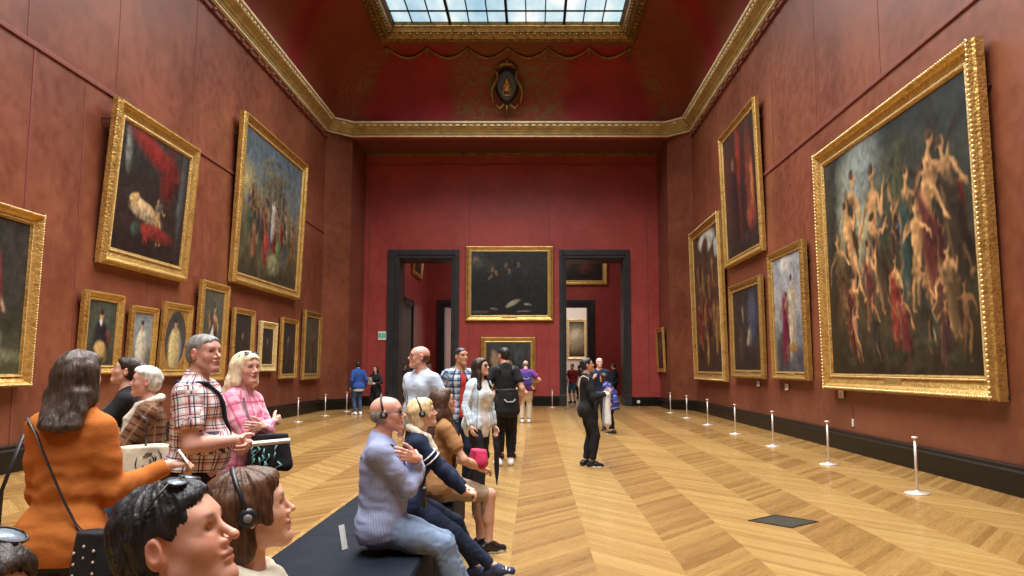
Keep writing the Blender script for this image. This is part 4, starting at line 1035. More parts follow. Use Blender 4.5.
def head_groups(S, P):
    h, Rh, c = S['hs'], S['Rh'], S['hc']; L = lambda x, y, z: c + Rh @ (A3(x, y, z) * h); fem = S['fem']
    E = lambda x, y, z, a, b, d, m=None: Ell(L(x, y, z), A3(a, b, d) * h, Rh if m is None else Rh @ m); K = lambda p, q, ra, rb: Cone(L(*p), L(*q), ra * h, rb * h)
    jw = .85 if fem else 1.
    skull = [E(0, -.018, .035, .075, .093, .080), E(0, .022, -.025, .058, .066, .085), E(0, .045, .045, .055, .042, .045),
             K((0, .035, -.055), (0, .066, -.094), .041 * jw, .022 * jw), K((.043 * jw, -.005, -.055), (.010, .068, -.098), .020, .015 * jw), K((-.043 * jw, -.005, -.055), (-.010, .068, -.098), .020, .015 * jw),
             E(.036, .058, -.022, .024, .020, .024), E(-.036, .058, -.022, .024, .020, .024), K((-.034, .073, .026), (.034, .073, .026), .0125 if not fem else .010, .0125 if not fem else .010)]
    G = Grp(skull, .028, [E(k * .0315, .092, .006, .019, .0225, .0125) for k in (-1, 1)], kc=.008)
    nl = P.get('nose', 1.)
    nose = Grp([K((0, .079, .018), (0, .084 + .024 * nl, -.021), .0075, .0085), Ell(L(0, .087 + .024 * nl, -.026), A3(.0100, .0095, .0085) * h, Rh), E(.0115, .093, -.031, .0070, .010, .0072), E(-.0115, .093, -.031, .0070, .010, .0072), K((0, .080, -.03), (0, .086, -.045), .008, .007)], .006)
    lips = Grp([E(0, .0900, -.0535, .022, .0085, .0046), E(0, .0890, -.0650, .019, .0090, .0058), E(0, .079, -.092, .016, .014, .013)], .002)
    lids = Grp([K((k * .016, .0720, .0075), (k * .024, .0765, .0150), .0034, .0040) for k in (-1, 1)] + [K((k * .024, .0765, .0150), (k * .038, .0755, .0150), .0040, .0040) for k in (-1, 1)] + [K((k * .038, .0755, .0150), (k * .047, .0665, .0070), .0040, .0034) for k in (-1, 1)]
               + [K((k * .018, .0715, .0015), (k * .031, .0740, -.0050), .0030, .0032) for k in (-1, 1)] + [K((k * .031, .0740, -.0050), (k * .046, .0665, .0025), .0032, .0030) for k in (-1, 1)], .003)
    out = [G, nose, lips, lids]
    for k in (-1, 1):
        m = rotm(k * -18, -8, 0); out.append(Grp([E(k * .077, -.012, -.004, .010, .020, .031, m), E(k * .074, -.006, -.022, .008, .012, .014, m)], .006, [E(k * .088, -.008, .002, .008, .011, .018, m)], kc=.005))
    return out
def neck_group(S):
    n = S['neck']; h = S['hc'] + S['Rh'] @ (A3(0, -.022, -.05) * S['hs']); r = .045 if S['fem'] else .054
    return Grp([Cone(n - S['Rc'] @ A3(0, 0, .05), h, r * 1.1 * S['s'], r * S['s']), Cone(S['C'](0, -.02, .37), S['C'](0, -.02, .43), .075 * S['s'], .056 * S['s'])], .03)

def face_color(S, P, co):
    q = (co - S['hc']) @ S['Rh'] / S['hs']; x, y, z = q.T; sk = A3(*P.get('skin', (.58, .33, .22)))
    c = np.tile(sk, (len(co), 1)); inh = (np.abs(x) < .1) & (np.abs(z) < .14) & (y > -.12) & (y < .14)
    def mixin(m, col): m = np.clip(m, 0, 1)[:, None] * inh[:, None]; c[:] = c * (1 - m) + A3(*col) * m
    g = lambda cx, cz, rx, rz: np.exp(-((np.abs(x) - cx) / rx) ** 2 - ((z - cz) / rz) ** 2) * (y > .03)
    mixin(.35 * g(.04, -.025, .025, .02), sk * A3(1.05, .62, .55)); mixin(.30 * np.exp(-(x / .014) ** 2 - ((z + .028) / .014) ** 2) * (y > .09), sk * A3(1.05, .62, .55))
    lip = P.get('lip', (.46, .14, .12)); mixin(1.1 * (np.exp(-(x / .020) ** 4 - ((z + .0590) / .0090) ** 4)) * (y > .075), lip)
    mixin(.9 * np.exp(-(x / .018) ** 4 - ((z + .0590) / .0017) ** 2) * (y > .075), A3(*lip) * .3)
    br = A3(*P.get('brow', (.05, .03, .02))); mixin(.85 * np.exp(-((np.abs(x) - .032) / .017) ** 4 - ((z - .027 - .05 * (np.abs(x) - .02)) / .0048) ** 2) * (y > .05), br)
    mixin(.75 * np.exp(-((np.abs(x) - .031) / .016) ** 4 - ((z - .0135 + 9 * (np.abs(x) - .031) ** 2) / .0030) ** 2) * (y > .06), (.05, .025, .02))
    if P.get('stubble'): mixin(P['stubble'] * np.clip((-.035 - z) / .02, 0, 1) * np.clip((y + .01) / .03, 0, 1) * (1 - np.exp(-(x / .02) ** 4 - ((z + .059) / .010) ** 4)), sk * A3(.55, .5, .5))
    if P.get('scalp') is not None: mixin(np.clip((z - .0 - y * -.1) / .03, 0, 1) * np.clip((-.01 - y + z * .4) / .03, 0, 1) * .4, P['scalp'])
    mixin(.45 * (np.abs(x) > .07) * (np.abs(z) < .05), sk * A3(1., .62, .55))
    if P.get('fareye'): mixin(1.2 * g(.031, .006, .014, .007), (.05, .03, .025))
    return c

def cloth_uv(S, co, arms=True):
    """u runs round the body or limb, v along it"""
    segs = [(S['pel'] - S['Rp'] @ A3(0, 0, .3), S['waist'], S['Rp'] @ A3(0, 1, 0), .15), (S['waist'], S['neck'], S['Rc'] @ A3(0, 1, 0), .15)]
    if arms:
        for k in (-1, 1): segs += [(S['sh'][k], S['elb'][k], A3(0, .3, 1), .055), (S['elb'][k], S['wri'][k], A3(0, .3, 1), .055)]
    best = np.full(len(co), 1e9); uv = np.zeros((len(co), 3)); voff = 0
    for i, (a, b, f, r) in enumerate(segs):
        ab = b - a; L = np.linalg.norm(ab); ax = ab / L; f = unit(f - (f @ ax) * ax); sd = np.cross(f, ax); p = co - a; t = p @ ax; tc = np.clip(t, 0, L); e = p - tc[:, None] * ax
        de = np.linalg.norm(e, axis=1); d = de - r if i < 2 else np.where(de < (.085 if i % 2 == 0 else .072), de - r - .03, 1e8); m = d < best; best[m] = d[m]
        u = np.arctan2(p @ sd, p @ f) * (.145 if i < 2 else .055); off = 0 if i == 0 else np.linalg.norm(segs[0][1] - segs[0][0]) if i == 1 else 0
        uv[m] = np.stack([u, t + off, np.full(len(co), i)], 1)[m]
    return uv
def wrinkle(co, nrm, S, amp, sc=1., seed=0, extra=None):
    q = co / (.085 * sc); n1 = vnoise(q * A3(1, 1, 1.5), seed); n2 = vnoise(q * A3(1.9, 1.9, 3.4) + 7, seed + 3)
    rid = 1 - 2 * np.abs(vnoise(q * A3(1.2, 1.2, 2.2) + 3, seed + 6)); d = n1 * .45 + n2 * .3 + np.clip(rid, -.5, 1) * .35
    for k in (-1, 1):                                     # folds gather at elbows and knees
        for j, a, b in ((S['elb'][k], S['sh'][k], S['wri'][k]), (S['knee'][k], S['hip'][k], S['ank'][k])):
            w = np.exp(-((co - j) ** 2).sum(1) / .012); ax = unit(b - a); t = (co - j) @ ax; d += w * .75 * np.sin(t * 2 * math.pi / .06 + 5.5 * vnoise(q * 1.0, seed + 9)) * (.5 + .5 * n1)
    w = np.exp(-((co - S['waist']) ** 2).sum(1) / .035); t = (co - S['waist']) @ S['Rc'][:, 2]; d += w * .6 * np.sin(t * 2 * math.pi / .075 + 5 * vnoise(q * .8, seed + 5))
    return co + nrm * (d * amp)[:, None]

def garment(S, name, groups, mat, root, res, amp=.004, sc=1., seed=0, kk=.03, uv=True, fines=(), label=None):
    co, q = mesh_groups(groups, kk, res, fines); co = relax(co, q, 1, .4); nr = vnormals(co, q)
    if amp: co = wrinkle(co, nr, S, amp, sc, seed)
    return put(name, co, q, mat, root, None, cloth_uv(S, co) if uv else None, label)

def top_groups(S, sleeve='long', hem=-.02, g=.012, ga=.012, flare=0., neckcut=(.075, .075, .07), vneck=0., open_front=0., hemlen=0.):
    s = S['s']; Rp, Rc, pel, C = S['Rp'], S['Rc'], S['pel'], S['C']; P = lambda x, y, z: pel + Rp @ (A3(x, y, z) * s)
    tp = torso_prims(S, g)
    tp += [p.grow(.009) for p in torso_prims(S, g)[:3]] if hem < .03 else []
    if hem < -.06 or flare: tp += [Ell(P(0, 0, hem * .5 - .05), A3(.153 * S['bulk'] + flare, .113 * S['bulk'] + flare, .16 + abs(hem) * .6) * s + g, Rp)]
    cuts = [Ell(S['neck'] + Rc @ A3(0, .02 * s, .035 * s), A3(*neckcut) * s, Rc)]
    if vneck: cuts.append(Cone(C(0, .06, .42), C(0, .13, .42 - vneck), .05 * s, .008))
    if open_front: cuts.append(Cone(C(0, .10, .5), P(0, .125, hem - .05), open_front * .7, open_front * 1.2))
    gr = [Grp(tp, .055, cuts, [Half(P(0, 0, hem), Rp @ A3(0, 0, -1))])]
    for k in (-1, 1):
        if sleeve == 'none': continue
        sh, el, wr = S['sh'][k], S['elb'][k], S['wri'][k]
        if sleeve == 'short': gr.append(Grp(arm_prims(S, k, ga + .006, True, False), .03, [], [Half(sh + (el - sh) * .68, el - sh)]))
        elif sleeve == 'elbow': gr.append(Grp(arm_prims(S, k, ga + .004, True, True), .03, [], [Half(el + (wr - el) * .3, wr - el)]))
        else: gr.append(Grp(arm_prims(S, k, ga, True, True), .03, [], [Half(wr - unit(wr - el) * .012, wr - el)]))
    return gr
def bottom_groups(S, g=.012, length=1., waist=.10, wide=0.):
    s = S['s']; Rp, pel = S['Rp'], S['pel']; P = lambda x, y, z: pel + Rp @ (A3(x, y, z) * s); b = S['bulk']
    pv = [Ell(P(0, -.01, -.005), A3(.168 * b + .01 * S['fem'], .115 * b, .125) * s + g, Rp), Ell(P(.078, -.042, -.045), A3(.085 * b, .076, .092) * s + g, Rp), Ell(P(-.078, -.042, -.045), A3(.085 * b, .076, .092) * s + g, Rp), Ell(P(0, 0, .09), A3(.14 * b, .104 * b, .09) * s + g, Rp)]
    out = [Grp(pv, .05, [], [Half(P(0, 0, waist), Rp @ A3(0, 0, 1))])]
    for k in (-1, 1):
        kn, an, hp = S['knee'][k], S['ank'][k], S['hip'][k]; lp = leg_prims(S, k, g)
        if wide: lp.append(Cone(kn, an, .06 * s + wide, .05 * s + wide))
        if length >= .95: h = Half(an + (kn - an) * (1 - length) - unit(an - kn) * .03, an - kn)
        elif length > .5: h = Half(kn + (an - kn) * (length - .5) * 2, an - kn)
        else: h = Half(hp + (kn - hp) * length * 2, kn - hp)
        out.append(Grp(lp, .03, [], [h]))
    return out

def hair_groups(S, style, P):
    h, Rh, c = S['hs'], S['Rh'], S['hc']; L = lambda x, y, z: c + Rh @ (A3(x, y, z) * h)
    E = lambda x, y, z, a, b, d: Ell(L(x, y, z), A3(a, b, d) * h, Rh); K = lambda p, q, ra, rb: Cone(L(*p), L(*q), ra * h, rb * h)
    face = E(0, .092, -.024, .066, .074, .100); ears = [E(k * .082, .004, -.012, .030, .024, .036) for k in (-1, 1)]
    hl = lambda y, z, ny, nz: Half(L(0, y, z), Rh @ A3(0, ny, nz)); gs = []
    if style == 'short':
        gs.append(Grp([E(0, -.019, .040, .083, .100, .086), E(0, .040, .072, .058, .050, .036), E(0, -.045, -.01, .072, .070, .07)], .03, [face] + ears, [hl(0, -.075, 0, -1), hl(.098, 0, 1, -.35)]))
    elif style == 'crop':
        gs.append(Grp([E(0, -.019, .038, .079, .097, .083), E(0, .045, .066, .055, .042, .03), E(0, -.045, -.01, .070, .068, .066)], .03, [face] + ears, [hl(0, -.07, 0, -1), hl(.088, 0, 1, -.45)]))
    elif style == 'fringe':      # balding: hair only round the back and sides
        gs.append(Grp([E(0, -.03, .0, .080, .085, .062)], .02, [E(0, .06, .06, .09, .10, .062), E(0, .088, -.03, .09, .075, .11)] + ears, [hl(0, -.07, 0, -1), hl(.0, .055, 0, 1)]))
    elif style == 'bob':
        gs.append(Grp([E(0, -.022, .040, .090, .106, .092), E(0, .045, .075, .060, .048, .034)] + [K((k * .058, -.005, .03), (k * .070, .005, -.10), .040, .030) for k in (-1, 1)] + [K((k * .03, -.07, .02), (k * .045, -.06, -.11), .05, .040) for k in (-1, 1)], .035, [E(0, .100, -.034, .062, .078, .106), E(0, .05, -.11, .05, .06, .06)], [hl(0, -.135, 0, -1)]))
    elif style == 'bobear':
        gs.append(Grp([E(0, -.022, .040, .088, .104, .090), E(0, .045, .074, .060, .047, .034)] + [K((k * .058, -.035, .03), (k * .066, -.030, -.085), .036, .026) for k in (-1, 1)] + [K((k * .052, .030, .05), (k * .068, .040, -.03), .022, .012) for k in (-1, 1)] + [K((k * .03, -.07, .02), (k * .045, -.06, -.11), .05, .036) for k in (-1, 1)], .03, [E(0, .104, -.034, .061, .077, .104), E(0, .05, -.11, .05, .06, .06)], [hl(0, -.125, 0, -1)]))
    elif style == 'long':
        ln = P.get('hairlen', .30)
        ps = [E(0, -.022, .040, .089, .105, .091), E(0, .045, .074, .058, .046, .034)]
        for k in (-1, 1): ps += [K((k * .060, -.01, .03), (k * .078, -.015, -.10), .038, .036), K((k * .04, -.06, .0), (k * .055, -.075, -.12), .052, .05)]
        ps += [K((0, -.07, .0), (0, -.085, -.12), .06, .06)]
        gs.append(Grp(ps, .035, [E(0, .102, -.032, .061, .080, .106)], []))
        nb = S['neck']; Rc = S['Rc']; gl = []
        for a in (-.09, -.045, 0, .045, .09):
            top = L(a * .8, -.075, -.09); bot = S['C'](a * .80, -.115 - .02 * (abs(a) < .05), .43 - ln * (1 - abs(a) * 1.2)); gl.append(Cone(top, bot, .042, .020))
        if P.get('hairfront'):
            for k in P['hairfront']: gl += [Cone(L(k * .075, .0, -.09), S['C'](k * .10, .075, .30), .034, .032), Cone(S['C'](k * .10, .075, .30), S['C'](k * .095, .115, .43 - ln), .032, .014)]
        gs.append(Grp(gl, .03))
    elif style == 'pony':
        gs.append(Grp([E(0, -.019, .040, .083, .099, .086), E(0, .040, .070, .057, .048, .034), E(0, -.045, -.01, .074, .070, .066)], .03, [face] + ears, [hl(0, -.075, 0, -1)]))
        gs.append(Grp([K((0, -.105, .02), (0, -.15, -.02), .028, .034), Cone(L(0, -.15, -.02), S['C'](0, -.13, .30), .034, .014)], .03))
    elif style == 'bun':
        gs.append(Grp([E(0, -.019, .040, .083, .099, .086), E(0, .040, .070, .057, .048, .034), E(0, -.045, -.01, .074, .070, .066)], .03, [face] + ears, [hl(0, -.075, 0, -1)]))
        gs.append(Grp([E(0, -.115, .055, .05, .042, .046)], .02))
    return gs
def strands(S, co, nr, amp, sc, seed):
    q = (co - S['hc']) @ S['Rh']; ang = np.arctan2(q[:, 0], -q[:, 1]); rad = np.linalg.norm(q, axis=1)
    n = vnoise(np.stack([ang * 9 * sc, q[:, 2] * 7 * sc, rad * 20], 1), seed) * .6 + vnoise(np.stack([ang * 24 * sc, q[:, 2] * 12 * sc, rad * 30], 1), seed + 1) * .4
    n2 = vnoise(q * 38 * sc, seed + 2)
    return co + nr * ((n * .8 + n2 * .45) * amp)[:, None]

class Person:
    def __init__(s, label, x, y, heading, P, D=None, group=None, z=0.):
        s.P = P; S = s.S = skeleton(P); s.D = D or math.hypot(x, y); S['belly'] = P.get('belly', 0.)
        s.root = thing('person', label, 'person', (x, y, z), R(heading), group)
        px = s.D / 800; s.res = min(.026, max(.0085, 1.25 * px)); s.fres = min(.014, max(.0021, .5 * px)); s.hres = min(.012, max(.0036, .62 * px)); s.px = px
        s.seed = hash_(label) % 1000
    def body(s):
        S, P = s.S, s.P
        gs = [Grp(torso_prims(S), .06)] + [Grp(arm_prims(S, k), .025) for k in (-1, 1)] + [Grp(leg_prims(S, k), .03) for k in (-1, 1)] + [Grp(foot_prims(S, k), .02) for k in (-1, 1)]
        gs += [neck_group(S)]
        main = gs; hd = head_groups(S, P); hands = [Grp(hand_prims(S, k), .005) for k in (-1, 1)]
        fr = .13 * S['hs'] / 1.0
        fines = [(S['hc'] - fr, S['hc'] + fr, s.fres)]
        for k in (-1, 1):
            m = S['wri'][k] + S['hd'][k] * .075; fines.append((m - .11, m + .11, s.hres))
        if s.P.get('bust'): fines = fines[:1]
        co, q = mesh_groups(main + hd + hands, .012, s.res, fines)
        co = relax(co, q, 1, .35)
        s.bodyo = put('body', co, q, M['skin'], s.root, face_color(S, P, co)); return s
    def eyes(s, iris=(.05, .03, .02), look=(0, 1, 0)):
        S = s.S
        for k in (-1, 1):
            mb = MB().ball((0, 0, 0), .0125 * S['hs'], 18, 14); me = mb.mesh('eye', True); v = np.array([p for p in mb.v]); d = v / np.linalg.norm(v, axis=1)[:, None]
            c = S['hc'] + S['Rh'] @ (A3(k * .0315, .0665, .0055) * S['hs']); f = S['Rh'] @ unit(A3(*look)); a = d @ f
            col = np.where((a > .90)[:, None], A3(*iris), A3(.70, .66, .62)); col = np.where((a > .985)[:, None], A3(.004, .004, .004), col)
            at = me.color_attributes.new('Col', 'FLOAT_COLOR', 'POINT'); at.data.foreach_set('color', np.concatenate([col, np.ones((len(v), 1))], 1).astype(np.float32).ravel())
            me.materials.append(M['eye']); o = bpy.data.objects.new('eye', me); COL.objects.link(o); o.parent = s.root; o.location = c
        return s
    def hair(s, style, colour, amp=.005, sc=1.):
        res = min(.02, max(.0034, .75 * s.px)); gs = hair_groups(s.S, style, s.P)
        co, q = mesh_groups(gs, .02, res); nr = vnormals(co, q); co = strands(s.S, co, nr, amp, sc, s.seed)
        put('hair', co, q, hairm(colour), s.root); return s
    def wear(s, name, groups, mat, amp=.004, sc=1., kk=.03, label=None, fines=()):
        garment(s.S, name, groups, mat, s.root, s.res, amp, sc, s.seed, kk, True, fines, label); return s
    def shoes(s, mat, g=.008, sole=True, label=None):
        S = s.S
        for k in (-1, 1):
            a, T = S['ank'][k], S['toe'][k]; gs = [Grp(foot_prims(S, k, g), .02, [], [Half(a + T @ A3(0, 0, .02), T @ A3(0, 0, 1)), Half(a + T @ A3(0, 0, -.088 * S['s']), T @ A3(0, 0, -1))])]
            co, q = mesh_groups(gs, .01, min(s.res, .011)); o = put('shoe', co, q, mat, s.root)
            if sole:
                mb = MB(); sc_ = S['s'] * (.92 if S['fem'] else 1); n = 20; vs = []
                for z in (-.088, -.066):
                    for i in range(n):
                        t = 2 * math.pi * i / n; y = .05 + .128 * math.sin(t); x = (.047 if y > .03 else .040) * math.cos(t); vs.append(tuple(a + T @ (A3(x, y, z) * sc_)))
                mb.add(vs, [tuple(range(n)), tuple(range(n, 2 * n))] + [(i, (i + 1) % n, n + (i + 1) % n, n + i) for i in range(n)]); mb.build('sole', M['rubber'], o)
        return s
    # ---- rigid things worn on the head; points are given in head coordinates
    def hp(s, x, y, z): return tuple(s.S['hc'] + s.S['Rh'] @ (A3(x, y, z) * s.S['hs']))
    def glasses(s, dark=True, up=False, lensmat=None, frame=None):
        dy, dz, tl = (0, 0, 0) if not up else (-.045, .082, R(55)); H = s.hp
        def q(x, y, z):
            if up: yy, zz = y - .09, z - .004; y = .05 + yy * math.cos(tl) - zz * math.sin(tl) * 1.0; z = .112 + yy * math.sin(tl) * .55 + zz * math.cos(tl) * .9
            return H(x, y, z)
        fm = M[frame or 'frame_dark']; mb = MB(); lens = MB()
        for k in (-1, 1):
            ring = [q(k * (.034 + .025 * math.cos(t) * (1.05)), .094 - .006 * (abs(.034 + k * 0 + .025 * math.cos(t)) / .06) ** 2, .003 + .019 * math.sin(t) - .002 * math.cos(t)) for t in np.linspace(0, 2 * math.pi, 19)]
            mb.tube(ring, .0018 if not dark else .0022, 6)
            c = q(k * .034, .095, .003); lens.add([c] + ring[:-1], [(0, 1 + i, 1 + (i + 1) % 18) for i in range(18)])
            mb.tube([q(k * .059, .088, .008), q(k * .078, .05, .008), q(k * .082, -.005, .008), q(k * .080, -.02, -.006)], .0022, 6)
        mb.tube([q(-.010, .096, .006), q(0, .099, .008), q(.010, .096, .006)], .002, 6)
        g = mb.build('glasses' if not dark else 'sunglasses', fm, s.root, smooth=True)
        lo = lens.build('lenses', lensmat or (M['lens'] if dark else M['clear']), g, smooth=True); md = lo.modifiers.new('s', 'SOLIDIFY'); md.thickness = .0015
        return s
    def headset(s):
        H = s.hp; mb = MB()
        mb.tube([H(.094 * math.sin(t), -.012 - .012 * math.cos(t), .030 + .100 * math.cos(t)) for t in np.linspace(-1.75, 1.75, 25)], .0065, 8, flat=1.0)
        o = mb.build('headset', M['dark'], s.root, smooth=True)
        for k in (-1, 1):
            m2 = MB(); a, b = Vector(H(k * .078, -.010, .0)), Vector(H(k * .104, -.010, .0)); m2.tube([a, a.lerp(b, .3), a.lerp(b, .75), b], [.018, .025, .024, .016], 18); m2.build('ear_cup', M['dark'], o, smooth=True)
            m3 = MB(); d = (b - a).normalized(); m3.tube([b - d * .001, b + d * .002], [.011, .009], 14); m3.build('cap', M['grey_plastic'], o, smooth=True)
        return s
    def strap(s, pts, r=.006, mat='dark', name='strap', flat=.35):
        MB().tube(pts, r, 8, flat).build(name, M[mat], s.root, smooth=True); return s
def loc_world(p, v):
    c, sn = math.cos(p.root.rotation_euler.z), math.sin(p.root.rotation_euler.z); return Vector((p.root.location.x + v[0] * c - v[1] * sn, p.root.location.y + v[0] * sn + v[1] * c, p.root.location.z + v[2]))
M['grey_plastic'] = plain('grey_plastic', (.22, .22, .23), .4); 
def clear():
    m, nt, b = new_mat('clear_lens'); b.inputs['Transmission Weight'].default_value = 1.; b.inputs['Roughness'].default_value = .02; b.inputs['IOR'].default_value = 1.05; b.inputs['Base Color'].default_value = (.95, .97, .97, 1); return m
M['clear'] = clear()
def blue_lens():
    m, nt, b = new_mat('pale_lens'); b.inputs['Base Color'].default_value = (.35, .42, .50, 1); b.inputs['Roughness'].default_value = .12; b.inputs['Transmission Weight'].default_value = .35; return m
M['lens_pale'] = blue_lens()
def around(S, base, n, r, a0, a1): pass
# ------------------------------------------------------------------ the visitors
def torso_pt(S, ang, z, off=.0, g=.014):
    """point on the clothed torso at an angle (0 front, 90 right, 180 back) and chest-frame height z"""
    o = S['C'](0, 0, z); a = R(ang); d = S['Rc'] @ A3(math.sin(a), math.cos(a), 0); pr = torso_prims(S, g); t = .45
    for _ in range(40):
        p = o + d * t; X, Y, Z = (np.array([v]) for v in p); f = BIG
        f = np.array([BIG])
        for q in pr: f = smin(f, q.d(X, Y, Z), .055)
        if f[0] < .001 or t < .02: break
        t -= max(.002, f[0] * .8)
    return tuple(o + d * (t + off))
def straps(P, spec, r=.011, mat='dark', off=.006, name='strap', n=5, flat=.4, g=.016):
    pts = []
    for (a0, z0), (a1, z1) in zip(spec[:-1], spec[1:]):
        for i in range(n): t = i / n; pts.append(torso_pt(P.S, a0 + (a1 - a0) * t, z0 + (z1 - z0) * t, off, g))
    pts.append(torso_pt(P.S, *spec[-1], off, g)); MB().tube(pts, r, 8, flat).build(name, M[mat], P.root, smooth=True); return pts
def soft(w, d, h, sag=.0):
    """soft bag body hanging from z = 0 down to -h"""
    c = [Cone((x * w * (.40 + .1 * (zz < 0)), 0, -h * .06), (x * w * .5, 0, -h + d * .5), d * .38, d * .5) for x in (-1, -.33, .33, 1) for zz in (0,)]
    return [Grp(c, d * .6, [], [Half((0, 0, 0), (0, 0, 1))])]
def bag(name, label, cat, loc, rz, w, d, h, mat, straps_pts=None, strap_mat='dark', res=.012, extra=None, r=.010, amp=.006):
    t = thing(name, label, cat, loc, R(rz)); co, q = mesh_groups(soft(w, d, h), .01, res); nr = vnormals(co, q); co = co + nr * (vnoise(co / .05, 5) * amp)[:, None]
    put('bag_body', co, q, mat, t)
    if straps_pts: 
        inv = Matrix.LocRotScale(t.location, t.rotation_euler, None).inverted(); MB().tube([inv @ Vector(p) for p in straps_pts], r, 8, .35).build('carry_strap', M[strap_mat], t, smooth=True)
    if extra: extra(t)
    return t
def W(P, x, y, z): return loc_world(P, (x, y, z))
def collar(P, mat, h=.045, spread=0.):
    S = P.S; n = 24; mb = MB(); vs = []
    for j, (r, z) in enumerate(((.066, .385), (.070, .425 + h * .2), (.082, .392))):
        for i in range(n):
            a = 2 * math.pi * (i + .5) / n - math.pi; dip = .045 * math.exp(-(a / .5) ** 2); k = 1 + (.25 * math.exp(-(a / .7) ** 2) if j == 2 else 0)
            vs.append(tuple(S['C'](math.sin(a) * r * (1.02 if not S['fem'] else .92) * k, -.018 + math.cos(a) * r * k * .95, z - dip * (1 + .5 * (j == 2)))))
    fs = [(j * n + i, j * n + i + 1, (j + 1) * n + i + 1, (j + 1) * n + i) for j in range(2) for i in range(n - 1)]
    o = mb.add(vs, fs).build('collar', mat, P.root, smooth=True); md = o.modifiers.new('s', 'SOLIDIFY'); md.thickness = .004
    me = o.data; a = me.attributes.new('cloth', 'FLOAT_VECTOR', 'POINT'); a.data.foreach_set('vector', np.array([(v[0] * 1.0, v[2], 0) for v in vs], np.float32).ravel())
def leaflet(label, loc, rz, w=.10, h=.20, tilt=20., fold=True):
    t = thing('folded_leaflet', label, 'leaflet', loc, R(rz)); t.rotation_euler = (R(tilt), 0, R(rz))
    MB().add([(-w / 2, 0, 0), (0, -.008, 0), (w / 2, 0, 0), (w / 2, 0, h), (0, -.008, h), (-w / 2, 0, h)], [(0, 1, 4, 5), (1, 2, 3, 4)]).build('sheet', M['card'], t).modifiers.new('s', 'SOLIDIFY').thickness = .002
    mb = MB()
    for k in range(6 if w > .06 else 0): mb.box((.006, -.0085, .02 + .025 * k), (w / 2 - .008, -.0065, .026 + .025 * k))
    if mb.v: mb.build('print', M['grey_plastic'], t)
    return t

SKIN_A, SKIN_B, SKIN_P, SKIN_T = (.56, .31, .21), (.62, .37, .27), (.60, .33, .25), (.46, .25, .15)
black = cloth('black_cloth', (.012, .012, .014)); navy = cloth('navy_cloth', (.010, .016, .040)); jeans = cloth('blue_denim', (.045, .075, .14), var=.3); dkjeans = cloth('dark_denim', (.012, .020, .045), var=.3)
pale_jeans = cloth('pale_denim', (.145, .195, .285), var=.22)
white_shoe = plain('white_trainer', (.72, .70, .68), .55); black_shoe = plain('black_shoe', (.010, .009, .009), .3)

# --- three people in the foreground, seated on the near bench
bench(-1.20, -.50, .45, 3.05, 'near black padded bench under the three closest seated heads', 2)
SITF = dict(rf=(.12, .47, 0), lf=(-.12, .45, 0), rh=dict(at=(.13, .34, .70), dir=(-.3, 1, -.1), n=(0, 0, -1), hint=(.5, -.8, -.2)), lh=dict(at=(-.13, .34, .70), dir=(.3, 1, -.1), n=(0, 0, -1), hint=(-.5, -.8, -.2)))
P = Person('person at the very bottom-left corner with messy black hair and pale sunglasses on top', -.71, .97, -96, dict(H=1.60, sit=.455, head=(0, 4, 0), skin=SKIN_P, bust=1, **SITF), D=1.0)
P.body().eyes().hair('short', 'dark', .010, 1.1).glasses(up=True, lensmat=M['lens_pale'])
P.wear('shirt', top_groups(P.S, 'long', -.10), cloth('charcoal_knit', (.03, .03, .035))); P.wear('trousers', bottom_groups(P.S), dkjeans); P.shoes(black_shoe)
P = Person('person with thick black hair and sunglasses pushed up on his head, close foreground in profile', -.67, 1.50, -90, dict(H=1.64, sit=.455, pel=(.0, .015, -.016), bulk=.95, head=(3, 20, 0), skin=(.60, .32, .22), brow=(.01, .008, .006), stubble=.25, nose=1.1, hs=.95, bust=1, **SITF), D=1.45)
P.body().eyes((.04, .025, .015), (.0, 1, .1)).hair('short', 'black', .007, 1.5).glasses(up=True, lensmat=M['lens_pale'])
P.wear('shirt', top_groups(P.S, 'long', -.10), cloth('slate_shirt', (.06, .07, .09))); P.wear('trousers', bottom_groups(P.S), dkjeans); P.shoes(black_shoe)
P = Person('person with a chin-length brown bob and black headset, close foreground in profile', -.715, 2.04, -86, dict(H=1.565, sit=.455, pel=(0, 0, -.025), fem=True, head=(16, 14, 0), skin=(.66, .40, .29), brow=(.05, .025, .015), hs=.97, nose=.9, bust=1, **SITF), D=1.85)
P.body().eyes((.05, .035, .02)).hair('bobear', 'chestnut', .006).headset()
P.wear('blouse', top_groups(P.S, 'long', -.10), cloth('cream_top', (.62, .56, .44))); P.wear('trousers', bottom_groups(P.S), dkjeans); P.shoes(black_shoe)
def scarf(P, mat, long=False, side=1):
    S = P.S; C = S['C']; g = []
    ring = [C(.088 * math.sin(a), -.015 + .082 * math.cos(a), .405 - .03 * math.cos(a)) for a in np.linspace(-math.pi, math.pi, 13)]
    g.append(Grp([Cone(a, b, .030 * S['s'], .030 * S['s']) for a, b in zip(ring[:-1], ring[1:])], .01))
    for k, z in ((-1, .02), (1, -.05)) if long else ((1, .22), (-1, .24)):
        p = [C(k * .045, .07, .37)] + [torso_pt(S, k * 22, zz, .018) for zz in ((.28, .15, z) if long else (.30, z))]
        g.append(Grp([Cone(a, b, .026, .030) for a, b in zip(p[:-1], p[1:])], .01))
    garment(S, 'scarf', g, mat, P.root, max(.006, P.res * .8), .005, .6, 3, .02)
scarf(P, cloth('cream_scarf', (.66, .60, .48)))

